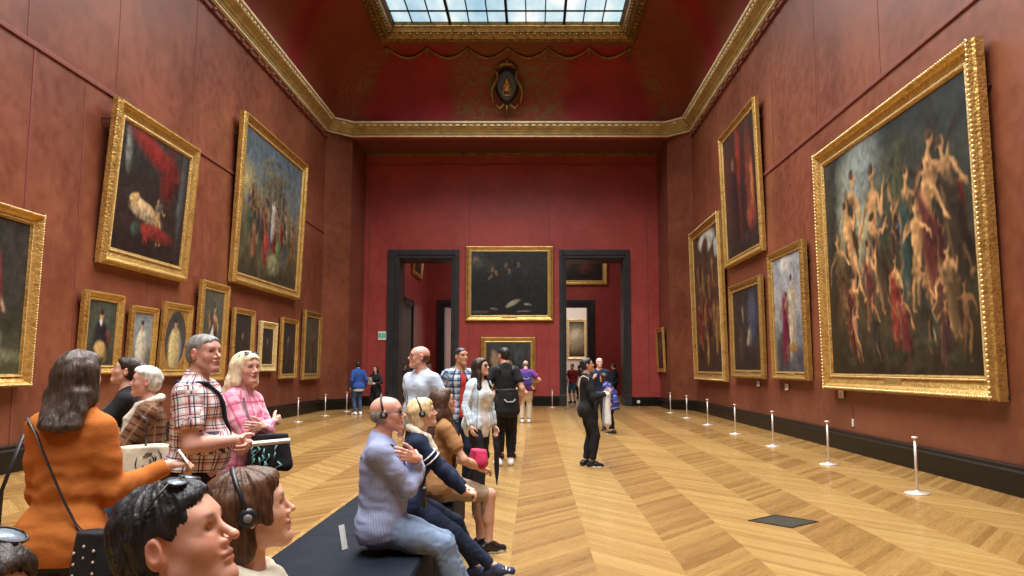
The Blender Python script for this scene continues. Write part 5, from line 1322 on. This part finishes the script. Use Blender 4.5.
# --- woman in the orange sweater
P = Person('person in a bright orange sweater seen from behind with shoulder-length dark hair', -1.92, 3.35, 4, dict(H=1.625, fem=True, hs=.95, bulk=.95, shw=.88, head=(-16, 4, 0), hairlen=.10, skin=SKIN_B,
    rh=dict(at=(.345, .16, 1.13), dir=(.75, .6, .1), n=(-.3, 0, -.8), hint=(-.1, -.2, -1), curl=(40, 50, 30)), lh=dict(at=(-.03, .27, 1.02), dir=(.8, .5, .1), n=(0, -1, 0), hint=(-.15, -.1, -1))), D=3.3)
P.body().hair('long', 'streak', .007)
P.wear('sweater', top_groups(P.S, 'long', -.115, .013, .012, neckcut=(.07, .07, .06)), cloth('orange_knit', (.42, .125, .022), .9, .08), .008, 1.3); P.wear('trousers', bottom_groups(P.S), black); P.shoes(black_shoe)
st = [torso_pt(P.S, a, z, .018, .028) for a, z in ((-40, .30), (-70, .37), (-115, .37), (-145, .31), (-165, .22), (178, .13), (160, .03), (142, -.07), (128, -.14))]
c = W(P, .20, -.17, .84)
def cam_extra(t):
    mb = MB()
    for k in range(9): mb.ball((.052 * math.sin(k * 2.1) , -.052, -.05 - .014 * k), .006, 6, 4)
    mb.build('studs', M['chrome'], t)
bag('camera_bag', 'small black camera bag on a strap at the hip of the orange sweater', 'bag', (c.x, c.y, c.z + .08), -15, .10, .085, .20, black, [W(P, *p) for p in st] + [(c.x, c.y, c.z + .07)], 'dark', .008, cam_extra, .008, .002)
c = W(P, -.27, .02, .86); bag('shoulder_bag', 'dark bag hanging at the far left side of the orange sweater', 'bag', (c.x, c.y, c.z), 80, .20, .09, .28, black, [W(P, *torso_pt(P.S, -85, .30, .03, .03)), W(P, -.265, .02, 1.05), (c.x, c.y, c.z - .02)], 'dark', .012)
h = P.S['wri'][1] + P.S['hd'][1] * .09; c = W(P, *h); leaflet('white folded leaflet in the hand of the orange-sweatered person', (c.x + .01, c.y, c.z - .03), -70, .08, .10, 35)

# --- dark-haired woman and white-haired woman by the small portraits
P = Person('person with dark tied-back hair and a black tee looking up to the left', -3.16, 6.30, 108, dict(H=1.63, fem=True, head=(0, 16, 0), skin=SKIN_B, hairfront=(), lh=dict(at=(-.02, .27, 1.23), dir=(.7, .5, .6), n=(.4, -.6, -.2), hint=(-.7, -.2, -.8), curl=(35, 45, 30)), rh=dict(at=(-.02, .24, 1.10), dir=(-1, .2, .2), n=(0, -1, 0), hint=(.8, -.2, -.8))), D=6.3)
P.body().eyes().hair('bun', 'dark', .006); P.wear('tee', top_groups(P.S, 'short', -.06), black); P.wear('jeans', bottom_groups(P.S), jeans); P.shoes(black_shoe)
c = W(P, -.12, .22, 1.0); bag('shoulder_bag', 'royal blue bag carried by the dark-haired person in the black tee', 'bag', (c.x, c.y, c.z), 108, .24, .10, .24, cloth('royal_blue', (.02, .05, .19)), [W(P, *torso_pt(P.S, -40, .33, .02, .02)), W(P, -.13, .2, 1.15), (c.x, c.y, c.z - .01)], 'dark', .012)
c = W(P, -.0, .33, 1.30); t = thing('audio_guide', 'black audio guide held up by the dark-haired person in the black tee', 'audio guide', (c.x, c.y, c.z - .06), R(70)); MB().box((-.02, -.01, 0), (.02, .012, .13)).build('handset', M['dark'], t, bevel=.006); MB().box((-.014, -.0125, .07), (.014, -.0095, .115)).build('screen', M['lens'], t)
zebra = cloth('brown_zebra_knit', (.16, .07, .035), stripes=[(1, .05, 0, .30, (.03, .016, .012), .8), (0, .09, .2, .18, (.30, .17, .09), .5)])
P = Person('person with short white hair and a brown patterned cardigan holding a booklet', -2.72, 5.75, 110, dict(H=1.55, fem=True, bulk=1.08, head=(2, 6, 0), skin=SKIN_P, brow=(.3, .25, .2), lh=dict(at=(-.05, .30, 1.15), dir=(.4, .9, .25), n=(.8, -.2, .4), hint=(-.6, -.6, -.8), curl=(45, 50, 30)), rh=dict(at=(.05, .28, 1.13), dir=(-.3, .9, .2), n=(-.8, -.2, .4), hint=(.6, -.6, -.8))), D=5.75)
P.body().eyes().hair('short', 'white', .011, .8); P.wear('cardigan', top_groups(P.S, 'long', -.20, .016, .014, .02), zebra, .005); P.wear('skirt', bottom_groups(P.S, .02, .72, .1, .05), cloth('tan_skirt', (.25, .16, .09)), .01); P.shoes(black_shoe)
scarf(P, cloth('cream_wool', (.60, .53, .42)), True)
c = W(P, 0, .36, 1.17); t = thing('booklet', 'small brown booklet held by the white-haired person in the patterned cardigan', 'booklet', (c.x, c.y, c.z), R(110)); t.rotation_euler = (R(-35), 0, R(110)); MB().box((-.075, -.006, 0), (.075, .006, .11)).build('cover', plain('booklet_brown', (.30, .19, .10), .6), t, bevel=.002); MB().box((-.07, -.004, .004), (.072, .004, .112)).build('pages', M['card'], t)
def tote_extra(t):
    o = put_patch(t, (.02, -.088, -.10), .09, .09)
def put_patch(t, c, rx, rz):
    mb = MB(); g = np.random.default_rng(4)
    for k in range(11):
        a, r = g.uniform(0, 6.28), g.uniform(.1, 1); mb.tube([(c[0] + rx * r * math.cos(a + q * .5), c[1] + .012 * r, c[2] + rz * r * math.sin(a + q * .7)) for q in (0, 1, 2)], [.006, .011, .005], 6, .4)
    return mb.build('printed_motif', M['dark'], t, smooth=True)
c = W(P, -.28, .0, 1.03); bag('tote_bag', 'large cream tote with a dark motif on the white-haired person\'s shoulder', 'bag', (c.x, c.y, c.z), 22, .29, .15, .29, cloth('cream_canvas', (.58, .50, .37)), [W(P, *torso_pt(P.S, -75, .34, .035, .03)), W(P, -.25, .0, 1.2), (c.x + .0, c.y, c.z - .02)], 'dark', .011, tote_extra)

# --- man in the plaid shirt and the blonde woman in pink
plaid = cloth('red_navy_check', (.74, .72, .71), stripes=[(0, .062, 0, .38, (.64, .18, .13), .52), (1, .062, .1, .38, (.64, .18, .13), .52), (0, .062, .52, .10, (.015, .025, .075), .9), (1, .062, .64, .10, (.015, .025, .075), .9), (0, .062, .80, .10, (.015, .025, .075), .9), (1, .062, .92, .08, (.015, .025, .075), .9)])
P = Person('person with grey hair in a red and navy checked short-sleeved shirt, hands clasped', -2.03, 4.82, -84, dict(H=1.75, bulk=1.08, belly=.05, head=(-26, 4, 0), skin=SKIN_P, brow=(.10, .09, .08), stubble=.2,
    rh=dict(at=(.05, .25, 1.125), dir=(-.45, .75, -.45), n=(-.5, -.6, .3), hint=(.75, -.6, -.5), curl=(45, 50, 30)), lh=dict(at=(-.07, .27, 1.11), dir=(.75, .5, -.35), n=(0, -.8, .1), hint=(-.75, -.6, -.5), curl=(40, 45, 25))), D=4.8)
P.body().eyes((.12, .16, .2)).hair('crop', 'grey', .005); P.wear('checked_shirt', top_groups(P.S, 'short', .025, .018, .016), plaid, .007, 1.2); P.wear('trousers', bottom_groups(P.S), black); P.shoes(black_shoe); collar(P, plaid)
M['navy_strap'] = plain('navy_webbing', (.02, .03, .07), .8)
straps(P, [(150, .36), (115, .395), (60, .395), (25, .34), (-8, .2), (-40, .05), (-80, -.05)], .021, 'navy_strap', .008, 'shoulder_strap', g=.022)
c = W(P, .02, .35, 1.10); leaflet('white leaflet held out between the checked shirt and the pink shirt', (c.x, c.y, c.z), -5, .03, .22, 0).rotation_euler = (R(-35), R(86), R(-8))
pinkp = cloth('pink_check', (.62, .20, .30), stripes=[(0, .10, 0, .35, (.72, .45, .52), .7), (1, .10, .1, .30, (.72, .45, .52), .6), (0, .10, .6, .12, (.46, .06, .14), .7), (1, .10, .65, .12, (.46, .06, .14), .7)])
P = Person('person with long blonde hair and a pink checked shirt, arms crossed', -1.98, 5.42, -104, dict(H=1.66, fem=True, hs=.97, head=(-18, 2, 0), skin=(.64, .37, .28), brow=(.25, .16, .09), hairlen=.16, nose=.9,
    rh=dict(at=(-.08, .21, 1.19), dir=(-1, .1, .1), n=(0, -1, -.1), hint=(.75, .1, -.8), curl=(40, 40, 25)), lh=dict(at=(.09, .25, 1.165), dir=(1, -.1, .1), n=(0, -1, 0), hint=(-.75, -.1, -.8))), D=5.05)
P.body().eyes((.10, .14, .18)).hair('long', 'pale', .006); P.wear('pink_shirt', top_groups(P.S, 'long', -.10, .014, .012, vneck=.10), pinkp, .006); P.wear('jeans', bottom_groups(P.S), dkjeans); P.shoes(black_shoe); collar(P, pinkp); P.glasses(up=True)
M['maroon'] = plain('maroon_strap', (.06, .015, .018), .6)
def teal_print(t):
    mb = MB(); g = np.random.default_rng(8)
    for k in range(16):
        x, z = g.uniform(-.09, .09), -g.uniform(.04, .22); mb.tube([(x, -.052, z), (x + g.uniform(-.03, .03), -.054, z - .02), (x + g.uniform(-.03, .03), -.052, z - .045)], [.006, .012, .005], 6, .4)
    mb.build('teal_print', plain('teal_print', (.20, .45, .45), .7), t, smooth=True)
c = Vector((-1.70, 5.22, 1.13)); bag('shoulder_bag', 'black shoulder bag with a teal print on the pink-shirted person', 'bag', (c.x, c.y, c.z), -8, .22, .09, .24, black, [W(P, *torso_pt(P.S, 55, .36, .02, .018)), W(P, *torso_pt(P.S, 42, .22, .03, .02)), (c.x, c.y, c.z - .02)], 'maroon', .011, teal_print, .009)

# --- three people on the long bench
lav = cloth('lavender_shirt', (.24, .275, .43), stripes=[(0, .012, 0, .3, (.40, .42, .58), .5)])
P = Person('person with a bald head, sunglasses and lavender shirt sitting with crossed arms', -.95, 5.12, -84, dict(H=1.66, sit=.455, bulk=1.13, belly=.03, ppitch=10, cpitch=-4, head=(-4, 7, 0), skin=(.62, .33, .25), stubble=.15, rf=(.13, .50, 0, -4), lf=(-.11, .55, 0, 6),
    rh=dict(at=(-.09, .225, .93), dir=(-1, .1, .2), n=(0, -1, -.1), hint=(.75, .1, -.9), curl=(30, 30, 20)), lh=dict(at=(.085, .205, .99), dir=(.70, -.62, .30), n=(-.6, -.75, 0), hint=(-.75, .1, -.9), curl=(25, 25, 15))), D=5.1)
P.body().eyes().hair('fringe', 'grey', .002).glasses(True).headset(); P.wear('lavender_shirt', top_groups(P.S, 'long', -.10, .016, .014), lav, .007, 1.2); P.wear('jeans', bottom_groups(P.S, .014), pale_jeans, .006); P.shoes(plain('brown_shoe', (.09, .045, .025), .4)); collar(P, lav)
c = W(P, .045, .26, .70); t = thing('audio_guide', 'black audio guide hanging on the lap of the bald seated person', 'audio guide', (c.x, c.y, c.z - .02), R(-84)); MB().box((-.038, -.015, 0), (.038, .015, .13)).build('handset', M['dark'], t, bevel=.008); MB().box((-.028, .014, .075), (.028, .0165, .12)).build('screen', M['lens'], t)
MB().tube([tuple(Matrix.LocRotScale(t.location, t.rotation_euler, None).inverted() @ W(P, *p)) for p in [torso_pt(P.S, 70, .385, .01, .02), torso_pt(P.S, 25, .33, .02, .022), torso_pt(P.S, 14, .2, .015, .02), (.045, .26, .80)]], .005, 6).build('lanyard', M['dark'], t, smooth=True)
leaflet('crumpled white paper standing on the bench behind the bald seated person', (-1.19, 5.18, .414), 60, .05, .15, -14, False)
navyz = cloth('navy_jacket', (.012, .020, .050))
P = Person('person with blonde hair and navy white-striped jacket sitting with hands round one knee', -.90, 5.90, -80, dict(H=1.56, sit=.462, fem=True, ppitch=-2, cpitch=-11, head=(2, 12, 0), skin=(.66, .40, .30), brow=(.25, .16, .09), nose=.95, rf=(.08, .67, .0, -12, 8), lf=(-.12, .50, 0), khint=(.05, .6, 1),
    rh=dict(at=(.07, .45, .60), dir=(-.5, .8, -.2), n=(-.2, -.2, -1), hint=(.8, -.3, -.5), curl=(30, 40, 25)), lh=dict(at=(-.03, .48, .605), dir=(.6, .75, -.2), n=(0, -.2, -1), hint=(-.8, -.3, -.5), curl=(30, 40, 25))), D=5.9)
P.body().eyes((.1, .13, .16)).hair('bobear', 'blonde', .006).headset(); P.wear('navy_jacket', top_groups(P.S, 'long', -.08, .015, .013), navyz, .006); P.wear('jeans', bottom_groups(P.S), dkjeans, .005)
P.shoes(cloth('navy_trainer', (.03, .035, .07)))
S = P.S; M['white_tape'] = plain('white_tape', (.75, .74, .72), .7)
for k in (1, -1):
    for f in (.42, .56):
        a = S['sh'][k] * (1 - f) + S['elb'][k] * f; ax = unit(S['elb'][k] - S['sh'][k]); u = unit(np.cross(ax, A3(0, 0, 1))); v = np.cross(ax, u)
        MB().tube([tuple(a + (u * math.cos(q) + v * math.sin(q)) * .0625) for q in np.linspace(0, 2 * math.pi, 21)], .011, 6, .5).build('sleeve_stripe', M['white_tape'], P.root, smooth=True)
for k in (1, -1):
    a, T = S['ank'][k], S['toe'][k]
    for j in range(4): MB().tube([tuple(a + T @ A3(x, .050 + .022 * j, .010 - .010 * j - abs(x) * .45)) for x in (-.034, -.015, 0, .015, .034)], .006, 6, .6).build('lace', M['white_tape'], P.root, smooth=True)
scarf(P, cloth('cream_scarf', (.66, .60, .48)))
tan = cloth('tan_top', (.33, .17, .065), stripes=[(1, .05, 0, .3, (.24, .11, .04), .5)])
P = Person('person with very long brown hair and tan top at the far end of the bench', -.79, 6.85, -66, dict(H=1.68, sit=.455, fem=True, cpitch=-4, head=(-6, 13, 0), skin=(.60, .36, .25), hairlen=.42, hairfront=(1,), rf=(.10, .40, 0), lf=(-.05, .38, 0), rh=dict(at=(.13, .33, .70), dir=(-.5, .8, -.1), n=(-.2, 0, -1), hint=(.8, -.5, -.4)), lh=dict(at=(-.10, .33, .70), dir=(.5, .8, -.1), n=(.2, 0, -1), hint=(-.8, -.5, -.4))), D=6.8)
P.body().eyes().hair('long', 'brown', .006).glasses(False); P.wear('tan_top', top_groups(P.S, 'short', -.08, .013, .012), tan, .006); P.wear('shorts', bottom_groups(P.S, .014, .46), cloth('beige_shorts', (.35, .26, .17)), .005); P.shoes(black_shoe)
c = W(P, .08, .31, .86); bag('handbag', 'small bright pink handbag on the lap of the long-haired person in tan', 'bag', (c.x, c.y, c.z), -66, .19, .10, .15, cloth('hot_pink', (.50, .03, .09)), None, 'dark', .011)

# --- standing group behind the bench
sh = cloth('pale_blue_shirt', (.44, .51, .62))
P = Person('person in a pale blue shirt and glasses, balding, looking up to the left', -1.18, 8.55, 138, dict(H=1.78, bulk=1.13, belly=.04, head=(-28, 6, 0), skin=(.60, .33, .24), brow=(.08, .05, .03)), D=8.5)
P.body().eyes().hair('fringe', 'brown', .002).glasses(False); P.wear('pale_shirt', top_groups(P.S, 'long', -.06, .015, .011), sh, .006, 1.2); P.wear('trousers', bottom_groups(P.S), black); P.shoes(black_shoe); collar(P, sh)
straps(P, [(80, .33), (40, .25), (0, .10), (-40, -.02), (-90, -.10)], .012, 'dark', .008, 'camera_strap', g=.02)
bp = cloth('blue_check', (.10, .16, .26), stripes=[(0, .085, 0, .38, (.55, .60, .66), .55), (1, .085, .1, .38, (.55, .60, .66), .55), (0, .085, .6, .2, (.01, .018, .05), .85), (1, .085, .66, .2, (.01, .018, .05), .85)])
P = Person('person with cropped dark hair and an open blue checked shirt over a red tee', -1.0, 10.75, -152, dict(H=1.82, head=(14, 5, 0), skin=SKIN_T, brow=(.015, .01, .008), fareye=True, rh=dict(at=(.26, .08, .98))), D=10.8)
P.body().eyes().hair('crop', 'black', .003); P.wear('red_tee', top_groups(P.S, 'none', -.06, .010), cloth('red_tee', (.45, .04, .035)), .003); P.wear('checked_shirt', top_groups(P.S, 'long', -.12, .019, .015, open_front=.042, neckcut=(.08, .10, .07)), bp, .006); P.wear('trousers', bottom_groups(P.S), dkjeans); P.shoes(black_shoe)
pb = cloth('sky_check', (.42, .55, .66), stripes=[(0, .09, 0, .4, (.70, .74, .76), .7), (1, .09, .1, .35, (.70, .74, .76), .6), (0, .09, .6, .14, (.12, .22, .36), .6)])
P = Person('person in sunglasses with a white blouse and pale blue checked overshirt walking', -.70, 10.1, -128, dict(H=1.67, fem=True, head=(18, 10, 0), skin=(.60, .36, .27), hairlen=.26, hairfront=(1, -1), rf=(.10, .12, 0, -8), lf=(-.07, -.18, .03, 8, -18), rh=dict(at=(.24, .10, .84)), lh=dict(at=(-.25, .06, .82))), D=10.1)
P.body().hair('long', 'dark', .005).glasses(True); P.wear('white_blouse', top_groups(P.S, 'none', -.20, .013, flare=.005), cloth('white_blouse', (.62, .61, .60)), .007); P.wear('overshirt', top_groups(P.S, 'long', -.10, .022, .014, .005, open_front=.06, neckcut=(.08, .10, .07)), pb, .007); P.wear('trousers', bottom_groups(P.S, .014, 1., .1, .02), black, .006); P.shoes(white_shoe)
a = P.S['wri'][-1] + P.S['hd'][-1] * .08; c = W(P, *a); t = thing('folded_umbrella', 'slim folded black umbrella hanging from the hand of the walking person in sunglasses', 'umbrella', (c.x, c.y, c.z))
MB().tube([(0, 0, -.10), (.005, 0, -.2), (.01, 0, -.45), (.012, 0, -.60), (.013, 0, -.66)], [.016, .030, .034, .014, .004], 10).build('folded_canopy', black, t, smooth=True); MB().tube([(0, 0, .03), (0, 0, -.12)], .012, 8).build('handle', M['dark'], t, smooth=True)
P = Person('person tall in a black tee with a black backpack slung low, seen from behind', -.47, 13.0, 14, dict(H=1.88, bulk=.92, shw=.93, head=(24, 2, 0), skin=SKIN_A, lh=dict(at=(-.20, .12, 1.04), dir=(.6, .7, -.2), n=(0, -1, 0), hint=(-1, -.5, -.2))), D=13.)
P.body().hair('short', 'black', .006); P.wear('tee', top_groups(P.S, 'short', -.10, .015, .016), black); P.wear('trousers', bottom_groups(P.S, .018), black); P.shoes(white_shoe)
def pack_extra(t):
    MB().tube([(-.09, -.105, -.16), (-.05, -.125, -.2), (.05, -.125, -.2), (.09, -.105, -.16)], .012, 8).build('pocket_zip', M['grey_plastic'], t, smooth=True)
def backpack(P, label, mat, z=1.32, w=.26, h=.42, d=.17, lo=0.):
    y = torso_pt(P.S, 180, .10, 0, .025)[1] - d * .58 - .06; c = W(P, 0, y, z)
    t = bag('backpack', label, 'backpack', (c.x, c.y, c.z), math.degrees(P.root.rotation_euler.z), w, d, h, mat, None, 'dark', .016, pack_extra)
    inv = Matrix.LocRotScale(t.location, t.rotation_euler, None).inverted()
    for k in (-1, 1):
        pts = [torso_pt(P.S, 180 - k * 35, .30, .02, .022), torso_pt(P.S, 180 - k * 50, .37, .012, .02), tuple(P.S['C'](k * .10, 0, .415)), torso_pt(P.S, k * 38, .30, .02, .022), torso_pt(P.S, k * 55, .15, .02, .022), torso_pt(P.S, k * 95, .06, .02, .022), torso_pt(P.S, 180 - k * 45, .02, .012, .02)]
        MB().tube([tuple(inv @ W(P, *p)) for p in pts], .017, 8, .35).build('shoulder_strap', M['dark'], t, smooth=True)
    return t
backpack(P, 'low-slung black backpack on the tall person in the black tee', black, 1.22, .22, .42, .16)
P = Person('person with wavy brown hair mostly hidden behind the tall one in black', -.46, 13.9, 2, dict(H=1.68, fem=True, head=(-10, 2, 0), skin=SKIN_A, hairlen=.2, rh=dict(at=(.14, .14, 1.02), dir=(-.7, .6, .1), n=(0, -1, 0), hint=(1, -.6, 0))), D=13.9)
P.body().hair('long', 'chestnut', .006); P.wear('tee', top_groups(P.S, 'short', -.08), cloth('dark_grey_tee', (.04, .035, .035))); P.wear('trousers', bottom_groups(P.S), black); P.shoes(black_shoe)
P = Person('person in a purple tee and beige trousers seen from behind below the landscape', -.24, 23.0, 2, dict(H=1.77, bulk=1.05, head=(0, -14, 0), skin=SKIN_A, rh=dict(at=(.22, .16, 1.12), dir=(-.6, .7, .2), n=(0, -1, 0), hint=(1, -.5, -.3)), lh=dict(at=(-.22, .16, 1.12), dir=(.6, .7, .2), n=(0, -1, 0), hint=(-1, -.5, -.3))), D=23)
P.body().hair('fringe', 'grey', .003); P.wear('tee', top_groups(P.S, 'short', -.06, .014, .016), cloth('purple_tee', (.17, .035, .24))); P.wear('trousers', bottom_groups(P.S, .022, 1., .1, .02), cloth('beige_chino', (.55, .45, .33))); P.shoes(white_shoe)
backpack(P, 'blue-violet backpack on the person in the purple tee', cloth('violet_pack', (.07, .05, .24)), 1.44, .22, .38, .15)

# --- man in the black suit and those behind him
P = Person('person in a black suit standing alone mid-floor, profile, gazing up right', .85, 12.9, -84, dict(H=1.70, bulk=.94, ppitch=3, cpitch=-1, head=(0, 14, 0), skin=SKIN_T, brow=(.01, .01, .01), fareye=True, rf=(.09, .06, 0, -10), lf=(-.08, -.02, 0, 8), rh=dict(at=(.13, .27, 1.14), dir=(-.2, 1, .25), n=(-.6, -.3, .6), hint=(.6, -.6, -.8), curl=(40, 40, 20)), lh=dict(at=(-.13, .28, 1.14), dir=(.3, 1, .2), n=(.6, -.3, .6), hint=(-.6, -.6, -.8))), D=12.9)
P.body().hair('short', 'black', .005); P.wear('suit_jacket', top_groups(P.S, 'long', -.14, .015, .014, vneck=.14), black, .005); P.wear('shirt', top_groups(P.S, 'none', .0, .010), cloth('white_shirt', (.65, .65, .66)), .002); P.wear('trousers', bottom_groups(P.S, .020), black); P.shoes(black_shoe)
straps(P, [(165, .2), (150, .36), (118, .39), (95, .36), (90, .25)], .014, 'white_tape', .012, 'white_cord', g=.026)
c = W(P, .07, .30, 1.13); t = thing('folded_garment', 'white garment draped over the forearm of the person in the black suit', 'garment', (c.x, c.y, c.z), R(-84))
co, q = mesh_groups([Grp([Cone((x, y, 0), (x * 1.3, y - .01, -.50 + .06 * abs(x) * 10), .022, .030) for x in (-.08, -.03, .03, .08) for y in (-.015, .03)] + [Cone((-.09, 0, .01), (.09, 0, .01), .03, .03)], .04)], .02, .014); co += vnormals(co, q) * (vnoise(co / A3(.04, .04, .2), 3) * .012)[:, None]; put('cloth_fold', co, q, cloth('white_blouse', (.68, .67, .66)), t)
P = Person('person with pale hair and a navy top behind the black suit, facing the camera', 1.66, 20.3, 160, dict(H=1.80, head=(30, 6, 0), skin=(.66, .42, .34), brow=(.2, .15, .1), fareye=True, rh=dict(at=(.10, .24, 1.28), dir=(-.4, .6, .6), n=(-.5, -.5, 0), hint=(.8, -.4, -.6))), D=19.8)
P.body().hair('crop', 'white', .003); P.wear('jumper', top_groups(P.S, 'long', -.08, .016, .014), navy); P.wear('trousers', bottom_groups(P.S), black); P.shoes(black_shoe)
bluec = cloth('royal_coat', (.035, .045, .22), stripes=[(1, .14, .2, .2, (.35, .38, .5), .5)])
P = Person('person short in a royal blue coat bending beside the black suit', 1.86, 19.2, 70, dict(H=1.45, fem=True, cpitch=-26, ppitch=-10, head=(0, 0, 0), skin=SKIN_A, fareye=True), D=19.2)
P.body().hair('bob', 'dark', .005); P.wear('coat', top_groups(P.S, 'long', -.28, .022, .018, .03), bluec, .006); P.wear('trousers', bottom_groups(P.S), black); P.shoes(black_shoe)

# --- couple in the left recess
P = Person('person in a blue jacket and jeans in the left recess beside the pier', -5.85, 26.8, 40, dict(H=1.76, head=(-20, 6, 0), skin=SKIN_A, fareye=True), D=27)
P.body().hair('short', 'black', .006); P.wear('jacket', top_groups(P.S, 'long', -.10, .022, .018), cloth('bright_blue', (.02, .06, .24))); P.wear('white_tee', top_groups(P.S, 'none', -.17, .012, flare=.01), cloth('white_shirt', (.65, .65, .66)), .002); P.wear('jeans', bottom_groups(P.S, .018), jeans); P.shoes(white_shoe)
P = Person('person with long dark hair in black holding something white in the left recess', -5.40, 27.5, 160, dict(H=1.62, fem=True, head=(10, 2, 0), skin=SKIN_A, fareye=True, hairlen=.25, rh=dict(at=(.10, .24, 1.02), dir=(-.5, .8, .1), n=(-.5, -.5, 0), hint=(.8, -.4, -.6)), lh=dict(at=(-.10, .24, 1.02), dir=(.5, .8, .1), n=(.5, -.5, 0), hint=(-.8, -.4, -.6))), D=27)
P.body().hair('long', 'dark', .005); P.wear('coat', top_groups(P.S, 'long', -.18, .02, .016, .02), black); P.wear('trousers', bottom_groups(P.S, .018), black); P.shoes(black_shoe)
c = W(P, 0, .36, 1.0); leaflet('white sheet held by the dark-haired person in the left recess', (c.x, c.y, c.z), -20, .2, .26, 20)
# --- people in and beyond the doorways
def far(label, x, y, hd, H, hair, hc, top, bot, fem=False, length=1., sl='long', hem=-.08, flare=0.):
    P = Person(label, x, y, hd, dict(H=H, fem=fem, head=(8, 4, 0), skin=SKIN_A, fareye=True, hairlen=.2), D=y); P.body().hair(hair, hc, .005)
    P.wear('top', top_groups(P.S, sl, hem, .018, .016, flare), top); P.wear('trousers' if length > .9 else 'shorts', bottom_groups(P.S, .018, length), bot); P.shoes(black_shoe); return P
far('person in a red top and teal shorts in the right doorway', 1.72, 35.9, 150, 1.72, 'short', 'dark', cloth('red_top', (.22, .02, .025)), cloth('teal_shorts', (.03, .10, .14)), False, .55, 'short')
far('person dressed in dark clothes at the right edge of the right doorway', 3.62, 36.2, 60, 1.74, 'short', 'dark', cloth('dark_slate', (.025, .028, .04)), black)
far('person in a grey jacket deep in the right doorway beyond the red top', 2.35, 41.5, 20, 1.7, 'crop', 'dark', cloth('mid_grey', (.10, .10, .11)), dkjeans)
far('person in a navy coat and white collar at the left edge of the left doorway', -5.85, 36.0, -120, 1.74, 'long', 'dark', navy, black, True)
far('person with light brown hair half hidden behind the pale blue shirt', -3.95, 30.2, -20, 1.70, 'long', 'chestnut', cloth('light_blue_top', (.30, .42, .55)), dkjeans, True)
